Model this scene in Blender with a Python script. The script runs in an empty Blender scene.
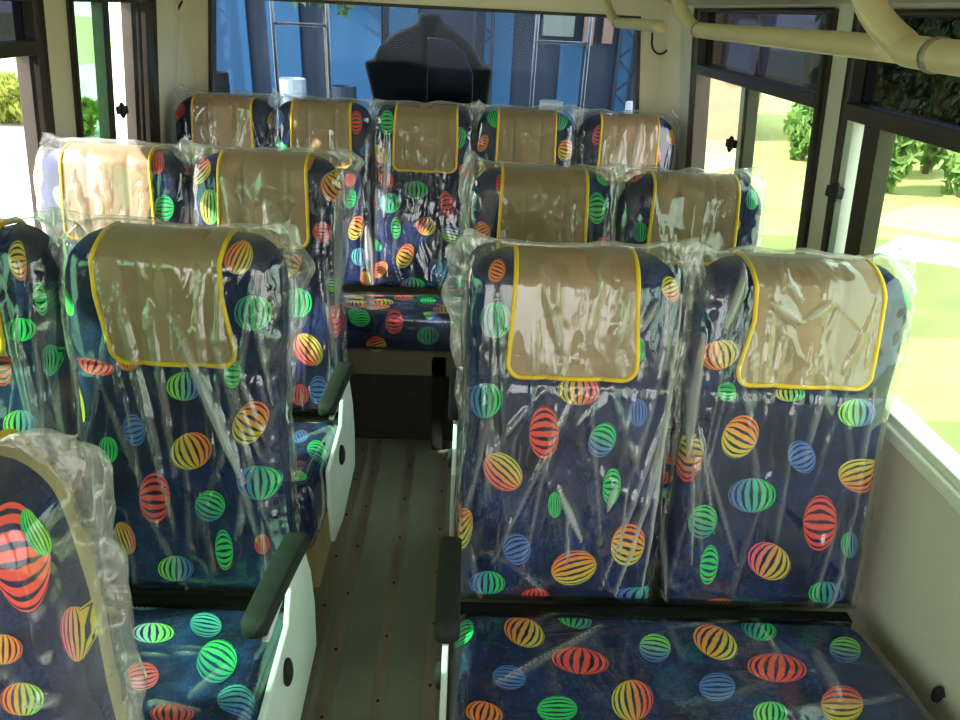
import bpy, bmesh, math, random
import numpy as np
from mathutils import Vector, Euler, Matrix

SC = bpy.context.scene
COL = SC.collection
rnd = random.Random(7)

# ------------------------------------------------------------------ helpers
def mk(name, verts, faces, mats, parent=None, smooth=True, fmat=None, attrs=None):
    me = bpy.data.meshes.new(name)
    me.from_pydata([tuple(v) for v in verts], [], [tuple(f) for f in faces])
    if not isinstance(mats, (list, tuple)): mats = [mats]
    for m in mats: me.materials.append(m)
    n = len(me.polygons)
    me.polygons.foreach_set('use_smooth', [smooth] * n)
    if fmat is not None: me.polygons.foreach_set('material_index', [int(i) for i in fmat])
    if attrs:
        for k, (typ, data) in attrs.items():
            a = me.attributes.new(k, typ, 'POINT')
            key = {'FLOAT_COLOR': 'color', 'FLOAT': 'value'}.get(typ, 'vector')
            a.data.foreach_set(key, np.asarray(data, dtype=np.float32).ravel())
    me.update()
    o = bpy.data.objects.new(name, me); COL.objects.link(o)
    if parent is not None: o.parent = parent
    return o

def thing(name, label, cat, loc=(0, 0, 0), group=None):
    o = bpy.data.objects.new(name, None); COL.objects.link(o)
    o.location = loc; o['label'] = label; o['category'] = cat
    o.empty_display_size = .05
    if group: o['group'] = group
    return o

def tag(o, label, cat, group=None, kind=None):
    o['label'] = label; o['category'] = cat
    if group: o['group'] = group
    if kind: o['kind'] = kind
    return o

def struct(o):
    o['kind'] = 'structure'; return o

class MB:
    """collects simple shapes into one mesh"""
    def __init__(s): s.v = []; s.f = []; s.m = []
    def add(s, v, f, m=0):
        b = len(s.v); s.v += [tuple(p) for p in v]; s.f += [tuple(b + i for i in q) for q in f]; s.m += [m] * len(f)
    def hexa(s, p, m=0):   # p: 8 points, bottom ring 0-3, top ring 4-7
        s.add(p, [(3, 2, 1, 0), (4, 5, 6, 7), (0, 1, 5, 4), (1, 2, 6, 5), (2, 3, 7, 6), (3, 0, 4, 7)], m)
    def box(s, x0, x1, y0, y1, z0, z1, m=0):
        s.hexa([(x0, y0, z0), (x1, y0, z0), (x1, y1, z0), (x0, y1, z0), (x0, y0, z1), (x1, y0, z1), (x1, y1, z1), (x0, y1, z1)], m)
    def tube(s, pts, r, n=12, m=0, closed=False, cap=True):
        P = [Vector(p) for p in pts]; N = len(P); rr = r if isinstance(r, (list, tuple)) else [r] * N
        b = len(s.v); up = None
        for i in range(N):
            if closed: t = (P[(i + 1) % N] - P[i - 1])
            else: t = P[min(i + 1, N - 1)] - P[max(i - 1, 0)]
            t.normalize()
            if up is None:
                up = Vector((0, 0, 1)) if abs(t.z) < .9 else Vector((1, 0, 0))
            a = up - t * up.dot(t); a.normalize(); up = a; c = t.cross(a)
            for k in range(n):
                g = 2 * math.pi * k / n
                s.v.append(tuple(P[i] + (a * math.cos(g) + c * math.sin(g)) * rr[i]))
        for i in range(N if closed else N - 1):
            j = (i + 1) % N
            for k in range(n):
                l = (k + 1) % n
                s.f.append((b + i * n + k, b + i * n + l, b + j * n + l, b + j * n + k)); s.m.append(m)
        if cap and not closed:
            s.f.append(tuple(b + k for k in reversed(range(n)))); s.m.append(m)
            s.f.append(tuple(b + (N - 1) * n + k for k in range(n))); s.m.append(m)
    def ellipsoid(s, c, r, nu=16, nv=10, m=0):
        v = []; f = []
        for j in range(nv + 1):
            th = math.pi * j / nv
            for i in range(nu):
                ph = 2 * math.pi * i / nu
                v.append((c[0] + r[0] * math.sin(th) * math.cos(ph), c[1] + r[1] * math.sin(th) * math.sin(ph), c[2] + r[2] * math.cos(th)))
        for j in range(nv):
            for i in range(nu):
                k = (i + 1) % nu
                f.append((j * nu + i, (j + 1) * nu + i, (j + 1) * nu + k, j * nu + k))
        s.add(v, f, m)
    def prism(s, poly, axis, a, b, m=0):
        """extrude a polygon (list of 2D) along axis 0/1/2 from a to b"""
        def P(q, t):
            if axis == 0: return (t, q[0], q[1])
            if axis == 1: return (q[0], t, q[1])
            return (q[0], q[1], t)
        n = len(poly)
        v = [P(q, a) for q in poly] + [P(q, b) for q in poly]
        f = [tuple(range(n)), tuple(reversed(range(n, 2 * n)))] + [(i, (i + 1) % n, n + (i + 1) % n, n + i) for i in range(n)]
        s.add(v, f, m)
    def build(s, name, mats, parent=None, smooth=False, bevel=0, seg=2):
        o = mk(name, s.v, s.f, mats, parent, smooth, s.m)
        bm = bmesh.new(); bm.from_mesh(o.data)
        bmesh.ops.remove_doubles(bm, verts=bm.verts, dist=1e-6)
        bmesh.ops.recalc_face_normals(bm, faces=bm.faces)
        bm.to_mesh(o.data); bm.free()
        if bevel:
            md = o.modifiers.new('bevel', 'BEVEL'); md.width = bevel; md.segments = seg; md.limit_method = 'ANGLE'
            md.angle_limit = math.radians(40)
            o.data.polygons.foreach_set('use_smooth', [True] * len(o.data.polygons))
            w = o.modifiers.new('wn', 'WEIGHTED_NORMAL'); w.keep_sharp = True
        return o

def smooth_path(pts, n=8):
    """Catmull-Rom through the points"""
    P = [Vector(p) for p in pts]; out = []
    for i in range(len(P) - 1):
        p0 = P[max(i - 1, 0)]; p1 = P[i]; p2 = P[i + 1]; p3 = P[min(i + 2, len(P) - 1)]
        for k in range(n):
            t = k / n
            out.append(.5 * ((2 * p1) + (p2 - p0) * t + (2 * p0 - 5 * p1 + 4 * p2 - p3) * t * t + (3 * p1 - p0 - 3 * p2 + p3) * t ** 3))
    out.append(P[-1]); return out

def _h(ix, iy, seed):
    n = (ix.astype(np.int64) * 374761393 + iy.astype(np.int64) * 668265263 + seed * 974711) & 0x7fffffff
    n = ((n ^ (n >> 13)) * 1274126177) & 0x7fffffff
    return ((n ^ (n >> 16)) & 0xffff) / 65535.
def vnoise(x, y, seed=0):
    x = np.asarray(x, float); y = np.asarray(y, float)
    ix = np.floor(x); iy = np.floor(y); fx = x - ix; fy = y - iy
    ix = ix.astype(np.int64); iy = iy.astype(np.int64)
    fx = fx * fx * (3 - 2 * fx); fy = fy * fy * (3 - 2 * fy)
    a = _h(ix, iy, seed); b = _h(ix + 1, iy, seed); c = _h(ix, iy + 1, seed); d = _h(ix + 1, iy + 1, seed)
    return (a * (1 - fx) + b * fx) * (1 - fy) + (c * (1 - fx) + d * fx) * fy
def ridge(x, y, seed=0, p=3):
    return (1 - np.abs(2 * vnoise(x, y, seed) - 1)) ** p

# ------------------------------------------------------------------ materials
def newmat(name):
    m = bpy.data.materials.new(name); m.use_nodes = True
    nt = m.node_tree; nt.nodes.clear()
    out = nt.nodes.new('ShaderNodeOutputMaterial')
    return m, nt, out
def N(nt, t, **kw):
    n = nt.nodes.new(t)
    for k, v in kw.items():
        if k.startswith('i_'): n.inputs[k[2:].replace('_', ' ')].default_value = v
        else: setattr(n, k, v)
    return n
def L(nt, a, b): nt.links.new(a, b)
def ramp(nt, fac, stops):
    r = nt.nodes.new('ShaderNodeValToRGB'); e = r.color_ramp.elements
    while len(e) < len(stops): e.new(.5)
    for x, (p, c) in zip(e, stops): x.position = p; x.color = (*c, 1)
    nt.links.new(fac, r.inputs[0]); return r.outputs[0]
def math_(nt, op, a, b=None, c=None):
    n = nt.nodes.new('ShaderNodeMath'); n.operation = op
    for i, v in enumerate((a, b, c)):
        if v is None: continue
        if isinstance(v, (int, float)): n.inputs[i].default_value = v
        else: nt.links.new(v, n.inputs[i])
    return n.outputs[0]

def simple(name, c1, c2=None, scale=20, rough=.6, metal=0, bump=0, bscale=60, detail=4, stretch=None, coat=0, spec=.5):
    m, nt, out = newmat(name)
    p = N(nt, 'ShaderNodeBsdfPrincipled'); L(nt, p.outputs[0], out.inputs[0])
    p.inputs['Roughness'].default_value = rough; p.inputs['Metallic'].default_value = metal
    p.inputs['Specular IOR Level'].default_value = spec
    p.inputs['Coat Weight'].default_value = coat
    tc = N(nt, 'ShaderNodeTexCoord'); mp = N(nt, 'ShaderNodeMapping'); L(nt, tc.outputs['Object'], mp.inputs[0])
    if stretch: mp.inputs['Scale'].default_value = stretch
    if c2 is None: c2 = tuple(x * .85 for x in c1)
    t = N(nt, 'ShaderNodeTexNoise', i_Scale=scale, i_Detail=detail); L(nt, mp.outputs[0], t.inputs['Vector'])
    L(nt, ramp(nt, t.outputs[0], [(.3, c2), (.7, c1)]), p.inputs['Base Color'])
    if bump:
        b = N(nt, 'ShaderNodeTexNoise', i_Scale=bscale, i_Detail=3.); L(nt, mp.outputs[0], b.inputs['Vector'])
        bp = N(nt, 'ShaderNodeBump', i_Strength=bump, i_Distance=.004); L(nt, b.outputs[0], bp.inputs['Height']); L(nt, bp.outputs[0], p.inputs['Normal'])
    return m

def fabric_nodes(nt):
    tc = N(nt, 'ShaderNodeTexCoord')
    a = N(nt, 'ShaderNodeTexNoise', i_Scale=9., i_Detail=6., i_Roughness=.7); L(nt, tc.outputs['Object'], a.inputs['Vector'])
    b = N(nt, 'ShaderNodeTexNoise', i_Scale=260., i_Detail=2.); L(nt, tc.outputs['Object'], b.inputs['Vector'])
    s = math_(nt, 'ADD', math_(nt, 'MULTIPLY', a.outputs[0], .65), math_(nt, 'MULTIPLY', b.outputs[0], .35))
    col = ramp(nt, s, [(.36, (.005, .007, .022)), (.5, (.010, .019, .085)), (.66, (.022, .060, .225))])
    bp = N(nt, 'ShaderNodeBump', i_Strength=.25, i_Distance=.001); L(nt, b.outputs[0], bp.inputs['Height'])
    return tc, col, bp.outputs[0]

def make_fabric():
    m, nt, out = newmat('navy_fabric')
    tc, col, nrm = fabric_nodes(nt)
    p = N(nt, 'ShaderNodeBsdfPrincipled'); p.inputs['Roughness'].default_value = .85
    p.inputs['Specular IOR Level'].default_value = .2
    L(nt, col, p.inputs['Base Color']); L(nt, nrm, p.inputs['Normal']); L(nt, p.outputs[0], out.inputs[0])
    return m

def make_balloon():
    m, nt, out = newmat('balloon_print')
    tc, col, nrm = fabric_nodes(nt)
    at = N(nt, 'ShaderNodeAttribute', attribute_name='buv'); sp = N(nt, 'ShaderNodeSeparateXYZ'); L(nt, at.outputs['Vector'], sp.inputs[0])
    c1 = N(nt, 'ShaderNodeAttribute', attribute_name='col_a'); c2 = N(nt, 'ShaderNodeAttribute', attribute_name='col_b')
    a, b, ph = sp.outputs[0], sp.outputs[1], sp.outputs[2]
    w = math_(nt, 'SQRT', math_(nt, 'MAXIMUM', math_(nt, 'SUBTRACT', 1.02, math_(nt, 'MULTIPLY', b, b)), .004))
    q = math_(nt, 'MAXIMUM', math_(nt, 'MINIMUM', math_(nt, 'DIVIDE', a, w), .999), -.999)
    phi = math_(nt, 'ARCSINE', q)
    nz = N(nt, 'ShaderNodeTexNoise', i_Scale=70., i_Detail=1.); L(nt, tc.outputs['Object'], nz.inputs['Vector'])
    wob = math_(nt, 'MULTIPLY', math_(nt, 'SUBTRACT', nz.outputs[0], .5), 1.8)
    st = math_(nt, 'SINE', math_(nt, 'ADD', math_(nt, 'ADD', math_(nt, 'MULTIPLY', phi, 17.), ph), wob))
    thr = math_(nt, 'MULTIPLY_ADD', math_(nt, 'ABSOLUTE', b), .55, .34)   # dark lines thicken in the middle, taper to the poles
    mask = N(nt, 'ShaderNodeMapRange'); L(nt, math_(nt, 'ADD', st, thr), mask.inputs[0]); mask.inputs[1].default_value = -.05; mask.inputs[2].default_value = .3
    mixc = N(nt, 'ShaderNodeMix', data_type='RGBA')
    f = N(nt, 'ShaderNodeMapRange'); L(nt, a, f.inputs[0]); f.inputs[1].default_value = -.65; f.inputs[2].default_value = .65
    L(nt, f.outputs[0], mixc.inputs['Factor']); L(nt, c1.outputs['Color'], mixc.inputs['A']); L(nt, c2.outputs['Color'], mixc.inputs['B'])
    fin = N(nt, 'ShaderNodeMix', data_type='RGBA'); L(nt, mask.outputs[0], fin.inputs['Factor']); L(nt, col, fin.inputs['A']); L(nt, mixc.outputs['Result'], fin.inputs['B'])
    p = N(nt, 'ShaderNodeBsdfPrincipled'); p.inputs['Roughness'].default_value = .8; p.inputs['Specular IOR Level'].default_value = .2
    L(nt, fin.outputs['Result'], p.inputs['Base Color']); L(nt, nrm, p.inputs['Normal']); L(nt, p.outputs[0], out.inputs[0])
    return m

def fresnel(nt, ior):
    # thin sheets: the same reflectance from both faces
    ge = N(nt, 'ShaderNodeNewGeometry'); fr = N(nt, 'ShaderNodeFresnel')
    L(nt, math_(nt, 'MULTIPLY_ADD', ge.outputs['Backfacing'], 1 / ior - ior, ior), fr.inputs['IOR'])
    return fr

def make_film(name='clear_film', haze=.004, gain=2.3, tint=(.97, .98, .97), bump=.16, glint=.58):
    m, nt, out = newmat(name)
    tc = N(nt, 'ShaderNodeTexCoord'); mp = N(nt, 'ShaderNodeMapping'); L(nt, tc.outputs['Object'], mp.inputs[0]); mp.inputs['Scale'].default_value = (1, 1, .35)
    a = N(nt, 'ShaderNodeTexNoise', i_Scale=13., i_Detail=2., i_Distortion=.7); L(nt, mp.outputs[0], a.inputs['Vector'])
    r1 = math_(nt, 'SUBTRACT', 1, math_(nt, 'ABSOLUTE', math_(nt, 'MULTIPLY_ADD', a.outputs[0], 4, -2)))
    bp = N(nt, 'ShaderNodeBump', i_Strength=bump, i_Distance=.008); L(nt, r1, bp.inputs['Height'])
    g = N(nt, 'ShaderNodeBsdfGlossy'); g.inputs['Roughness'].default_value = .07; L(nt, bp.outputs[0], g.inputs['Normal'])
    t = N(nt, 'ShaderNodeBsdfTransparent'); t.inputs[0].default_value = (*tint, 1)
    fr = fresnel(nt, 1.5); L(nt, bp.outputs[0], fr.inputs['Normal'])
    fac = math_(nt, 'MINIMUM', math_(nt, 'MULTIPLY', fr.outputs[0], gain), .8)
    mx = N(nt, 'ShaderNodeMixShader'); L(nt, fac, mx.inputs[0]); L(nt, t.outputs[0], mx.inputs[1]); L(nt, g.outputs[0], mx.inputs[2])
    d = N(nt, 'ShaderNodeBsdfDiffuse'); d.inputs[0].default_value = (.93, .92, .90, 1); L(nt, bp.outputs[0], d.inputs['Normal'])
    tr = N(nt, 'ShaderNodeBsdfTranslucent'); tr.inputs[0].default_value = (.93, .92, .90, 1)
    dm = N(nt, 'ShaderNodeMixShader'); dm.inputs[0].default_value = .4; L(nt, d.outputs[0], dm.inputs[1]); L(nt, tr.outputs[0], dm.inputs[2])
    at = N(nt, 'ShaderNodeAttribute', attribute_name='glint')
    hz = math_(nt, 'MULTIPLY_ADD', at.outputs['Fac'], glint, haze)  # whitish streaks painted along the folds, standing in for reflected light
    m2 = N(nt, 'ShaderNodeMixShader'); L(nt, hz, m2.inputs[0]); L(nt, mx.outputs[0], m2.inputs[1]); L(nt, dm.outputs[0], m2.inputs[2])
    L(nt, m2.outputs[0], out.inputs[0])
    return m

def make_glass(name, tint, refl=1.0, ior=1.45):
    m, nt, out = newmat(name)
    t = N(nt, 'ShaderNodeBsdfTransparent')
    tc = N(nt, 'ShaderNodeTexCoord'); n = N(nt, 'ShaderNodeTexNoise', i_Scale=3., i_Detail=2.); L(nt, tc.outputs['Object'], n.inputs['Vector'])
    L(nt, ramp(nt, n.outputs[0], [(.3, tuple(x * .94 for x in tint)), (.7, tint)]), t.inputs[0])
    g = N(nt, 'ShaderNodeBsdfGlossy'); g.inputs['Roughness'].default_value = .02
    fr = fresnel(nt, ior)
    mx = N(nt, 'ShaderNodeMixShader'); L(nt, math_(nt, 'MULTIPLY', fr.outputs[0], refl), mx.inputs[0]); L(nt, t.outputs[0], mx.inputs[1]); L(nt, g.outputs[0], mx.inputs[2])
    L(nt, mx.outputs[0], out.inputs[0]); return m

M = {}
M['fabric'] = make_fabric(); M['balloon'] = make_balloon()
M['vinyl'] = simple('beige_vinyl', (.36, .235, .14), (.32, .205, .12), 30, .42, bump=.12, bscale=500)
M['shell'] = simple('beige_shell', (.50, .41, .26), (.44, .36, .22), 14, .5, bump=.1, bscale=200)
M['pipe'] = simple('yellow_piping', (.85, .55, .02), (.75, .46, .015), 40, .4)
M['film'] = make_film()
M['film_hazy'] = make_film('hazy_film', .02, 1.7, glint=.4)
M['film_flat'] = make_film('cushion_film', .004, 1.5, bump=.15, glint=.4)
M['black'] = simple('black_plastic', (.016, .016, .015), (.010, .010, .010), 30, .72, bump=.2, bscale=300, spec=.3)
M['wpanel'] = simple('white_panel', (.84, .85, .86), (.76, .78, .79), 7, .3, bump=.25, bscale=14)
M['tan'] = simple('tan_board', (.50, .38, .2), (.42, .31, .16), 9, .5)
M['steel'] = simple('grey_steel', (.62, .64, .66), (.5, .52, .54), 30, .35, metal=.3)
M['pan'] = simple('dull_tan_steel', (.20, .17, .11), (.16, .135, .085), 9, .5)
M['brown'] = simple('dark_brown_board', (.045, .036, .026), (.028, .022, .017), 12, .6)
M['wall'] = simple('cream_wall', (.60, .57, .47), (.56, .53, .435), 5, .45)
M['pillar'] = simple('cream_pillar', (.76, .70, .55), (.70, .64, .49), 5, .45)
M['ceil'] = simple('cream_ceiling', (.55, .50, .36), (.50, .45, .32), 4, .55)
M['rail'] = simple('cream_rail', (.54, .44, .26), (.49, .39, .22), 8, .33)
M['frame'] = simple('dark_window_frame', (.045, .036, .028), (.03, .024, .018), 15, .4, metal=.3)
M['sill'] = simple('pale_sill', (.72, .74, .66), (.66, .68, .6), 10, .35)
M['glass'] = make_glass('green_glass', (.82, .945, .83), .6)
M['glass_left'] = make_glass('pale_green_glass', (.52, .80, .62), .6)
M['glass_dark'] = make_glass('tinted_glass', (.15, .16, .20), .7)
M['glass_rear'] = make_glass('rear_glass', (.56, .64, .74), .13)
# ------------------------------------------------------------------ seat upholstery
PAL = {'R': (.95, .10, .085), 'P': (.92, .12, .20), 'O': (.98, .24, .05), 'Y': (.72, .60, .07), 'L': (.30, .80, .09), 'G': (.04, .68, .17),
       'T': (.06, .30, .28), 'C': (.12, .55, .60), 'B': (.10, .20, .58), 'W': (.45, .52, .68)}
COMBO = ['OY', 'RY', 'RR', 'GG', 'BG', 'LB', 'YO', 'BB', 'TG', 'PY']

def interp(t, xs, ys): return float(np.interp(t, xs, ys))

class Back:
    """one seat back: front plane at local y = -.21*(zt-z)"""
    T = [0, .12, .3, .5, .65, .8, .9, 1]
    W = [.206, .206, .202, .196, .198, .207, .205, .198]
    def __init__(s, cx, zt=1.222, zb=.487, ws=1., R=.075, zref=1.222):
        s.cx = cx; s.zt = zt; s.zb = zb; s.ws = ws; s.R = R; s.dp = .055; s.zref = zref; s.taper = (1., 1., 1.)
    def w(s, z): return np.interp((z - s.zb) / (s.zt - s.zb), s.T, s.W) * s.ws * np.interp((z - s.zb) / (s.zt - s.zb), [0, .5, 1], s.taper)
    def xmax(s, z, off=0, R=None):
        R = (s.R if R is None else R) + off
        w = s.w(z) + off; k = np.clip(z - (s.zt + off - R), 0, R)
        return w - R + np.sqrt(np.maximum(R * R - k * k, 0))
    def dist(s, x, z, off=0, R=None):
        R = (s.R if R is None else R) + off
        w = s.w(z) + off; qx = np.abs(x) - (w - R); qz = z - (s.zt + off - R)
        d = np.minimum(w - np.abs(x), s.zt + off - z)
        dc = R - np.hypot(qx, qz)
        d = np.where((qx > 0) & (qz > 0), dc, d)
        return np.maximum(np.minimum(d, z - (s.zb - off)), 0)
    def half(s, x, z, off=0, R=None, r=.05):
        d = np.minimum(s.dist(x, z, off, R) / r, 1)
        return (s.dp + off) * (1 - (1 - d) ** 2.4) ** (1 / 2.4)
    def yc(s, z): return -.21 * (s.zref - z) + s.dp
    def sculpt(s, x, z):
        t = (z - s.zb) / (s.zt - s.zb)
        a = .010 * np.exp(-(x / .11) ** 2) * np.clip(1 - np.abs(t - .35) / .3, 0, 1)
        g = .007 * np.exp(-((z - (s.zref - .262)) / .007) ** 2)
        return a + g
    def front(s, x, z, off=0, R=None): return s.yc(z) - s.half(x, z, off, R) + s.sculpt(x, z) * np.clip(s.dist(x, z) / .03, 0, 1)
    def back(s, x, z, off=0, R=None): return s.yc(z) + s.half(x, z, off, R)

def sheet_pair(xf, yf, zf):
    """front and back grids (n x m arrays) that share their boundary -> verts, faces, flags"""
    pass

def closed_grid(X, F, B, Z):
    """X,F,B,Z: arrays [row, col]; F front y, B back y; boundary vertices are shared"""
    n, m = X.shape; v = []; f = []; fm = []
    idf = np.arange(n * m).reshape(n, m)
    for i in range(n):
        for j in range(m): v.append((X[i, j], F[i, j], Z[i, j]))
    idb = idf.copy()
    for i in range(1, n - 1):
        for j in range(1, m - 1):
            idb[i, j] = len(v); v.append((X[i, j], B[i, j], Z[i, j]))
    for i in range(n - 1):
        for j in range(m - 1):
            f.append((idf[i, j], idf[i, j + 1], idf[i + 1, j + 1], idf[i + 1, j])); fm.append(0)
            f.append((idb[i, j], idb[i + 1, j], idb[i + 1, j + 1], idb[i, j + 1])); fm.append(1)
    return v, f, fm

def cosp(n, a=-1., b=1.):
    t = (1 - np.cos(np.linspace(0, np.pi, n))) / 2
    t = .7 * t + .3 * np.linspace(0, 1, n)
    return a + (b - a) * t

def creases(X, Z, seed, n, box, fan=0., wide=1., edge=.0):
    """sharp folds of the film: tents along random lines; returns displacement and a 0..1 mask for painted glints"""
    q = random.Random(seed); D = np.zeros_like(X); K = np.zeros_like(X); x0, x1, z0, z1 = box
    for i in range(n):
        if q.random() < edge: xs = q.choice((x0, x1)) * q.uniform(.78, 1.); sl = q.gauss(0, .06)
        else: xs = q.uniform(x0, x1); sl = fan * (-xs) / max(abs(x0), abs(x1)) + q.gauss(0, .16)
        zs = z1 - (z1 - z0) * q.random() ** 1.4 * .75; ln = (z1 - z0) * q.uniform(.18, .6)
        h = q.uniform(.003, .009); w = q.uniform(.003, .0085) * wide; bend = q.gauss(0, .12)
        t = (zs - Z) / ln; xc = xs + sl * (zs - Z) + bend * (zs - Z) ** 2
        m = np.clip(1 - np.abs(X - xc) / (w * (.5 + .8 * np.clip(t, 0, 1))), 0, 1) * np.clip(np.minimum(t, 1 - t) * 5, 0, 1)
        D = np.maximum(D, h * m); K = np.maximum(K, m * q.choice((.05, .1, .2, .4, .8)))
    return D, K

def set_creases(X, Z, lst):
    """folds at given places: (x0, z0, x1, z1, half width, strength of the painted glint)"""
    D = np.zeros_like(X); K = np.zeros_like(X)
    for (x0, z0, x1, z1, w, k) in lst:
        dx, dz = x1 - x0, z1 - z0; l2 = dx * dx + dz * dz
        if l2 < 1e-8: continue
        t = ((X - x0) * dx + (Z - z0) * dz) / l2; tc = np.clip(t, 0, 1)
        wl = w * (.35 + .65 * np.sin(np.pi * np.clip(tc, .03, .97)))
        m = np.clip(1 - np.hypot(X - x0 - tc * dx, Z - z0 - tc * dz) / wl, 0, 1)
        D = np.maximum(D, m * w * 1.1); K = np.maximum(K, np.minimum(m * 1.6, 1) * k)
    return D, K

class Print:
    """balloon motifs laid into an upholstery mesh"""
    def __init__(s): s.v = []; s.f = []; s.uv = []; s.c1 = []; s.c2 = []
    def put(s, fn, c, A, B, pal, rings=5, seg=22):
        b = len(s.v); ph = rnd.uniform(0, 6.28)
        pts = [(0., 0.)] + [((k + 1) / rings * math.cos(2 * math.pi * i / seg), (k + 1) / rings * math.sin(2 * math.pi * i / seg)) for k in range(rings) for i in range(seg)]
        for (p, q) in pts:
            s.v.append(fn(c[0] + p * A[0] + q * B[0], c[1] + p * A[1] + q * B[1]))
            s.uv.append((p, q, ph)); s.c1.append((*PAL[pal[0]], 1)); s.c2.append((*PAL[pal[1]], 1))
        for i in range(seg): s.f.append((b, b + 1 + i, b + 1 + (i + 1) % seg))
        for k in range(rings - 1):
            for i in range(seg):
                j = (i + 1) % seg; o = b + 1 + k * seg
                s.f.append((o + i, o + seg + i, o + seg + j, o + j))

def random_print(x0, x1, z0, z1, fn, pr, keep=None, sc=1.):
    """motifs scattered over the cloth where none has been set by hand"""
    done = [] if keep is None else [(k[0], k[1]) for k in keep]
    for t in range(260):
        x = rnd.uniform(x0, x1); z = rnd.uniform(z0, z1)
        if any(math.hypot(x - a, z - b) < .092 for a, b in done): continue
        done.append((x, z)); h = rnd.uniform(.034, .044) * sc; w = h * rnd.uniform(.55, .85); g = rnd.gauss(0, .5) + (math.pi / 2 if rnd.random() < .4 else 0)
        A = (math.cos(g) * w, math.sin(g) * w); B = (-math.sin(g) * h, math.cos(g) * h)
        pr.put(fn, (x, z), A, B, rnd.choice(COMBO))

def uph_mesh(name, v, f, fm, pr, mats, parent):
    b = len(v); nv = b + len(pr.v)
    z3 = [(0, 0, 0)] * b; z4 = [(0, 0, 0, 1)] * b
    return mk(name, list(v) + pr.v, list(f) + [tuple(b + i for i in q) for q in pr.f], mats, parent, True, list(fm) + [2] * len(pr.f),
              {'buv': ('FLOAT_VECTOR', z3 + pr.uv), 'col_a': ('FLOAT_COLOR', z4 + pr.c1), 'col_b': ('FLOAT_COLOR', z4 + pr.c2)})

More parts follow.
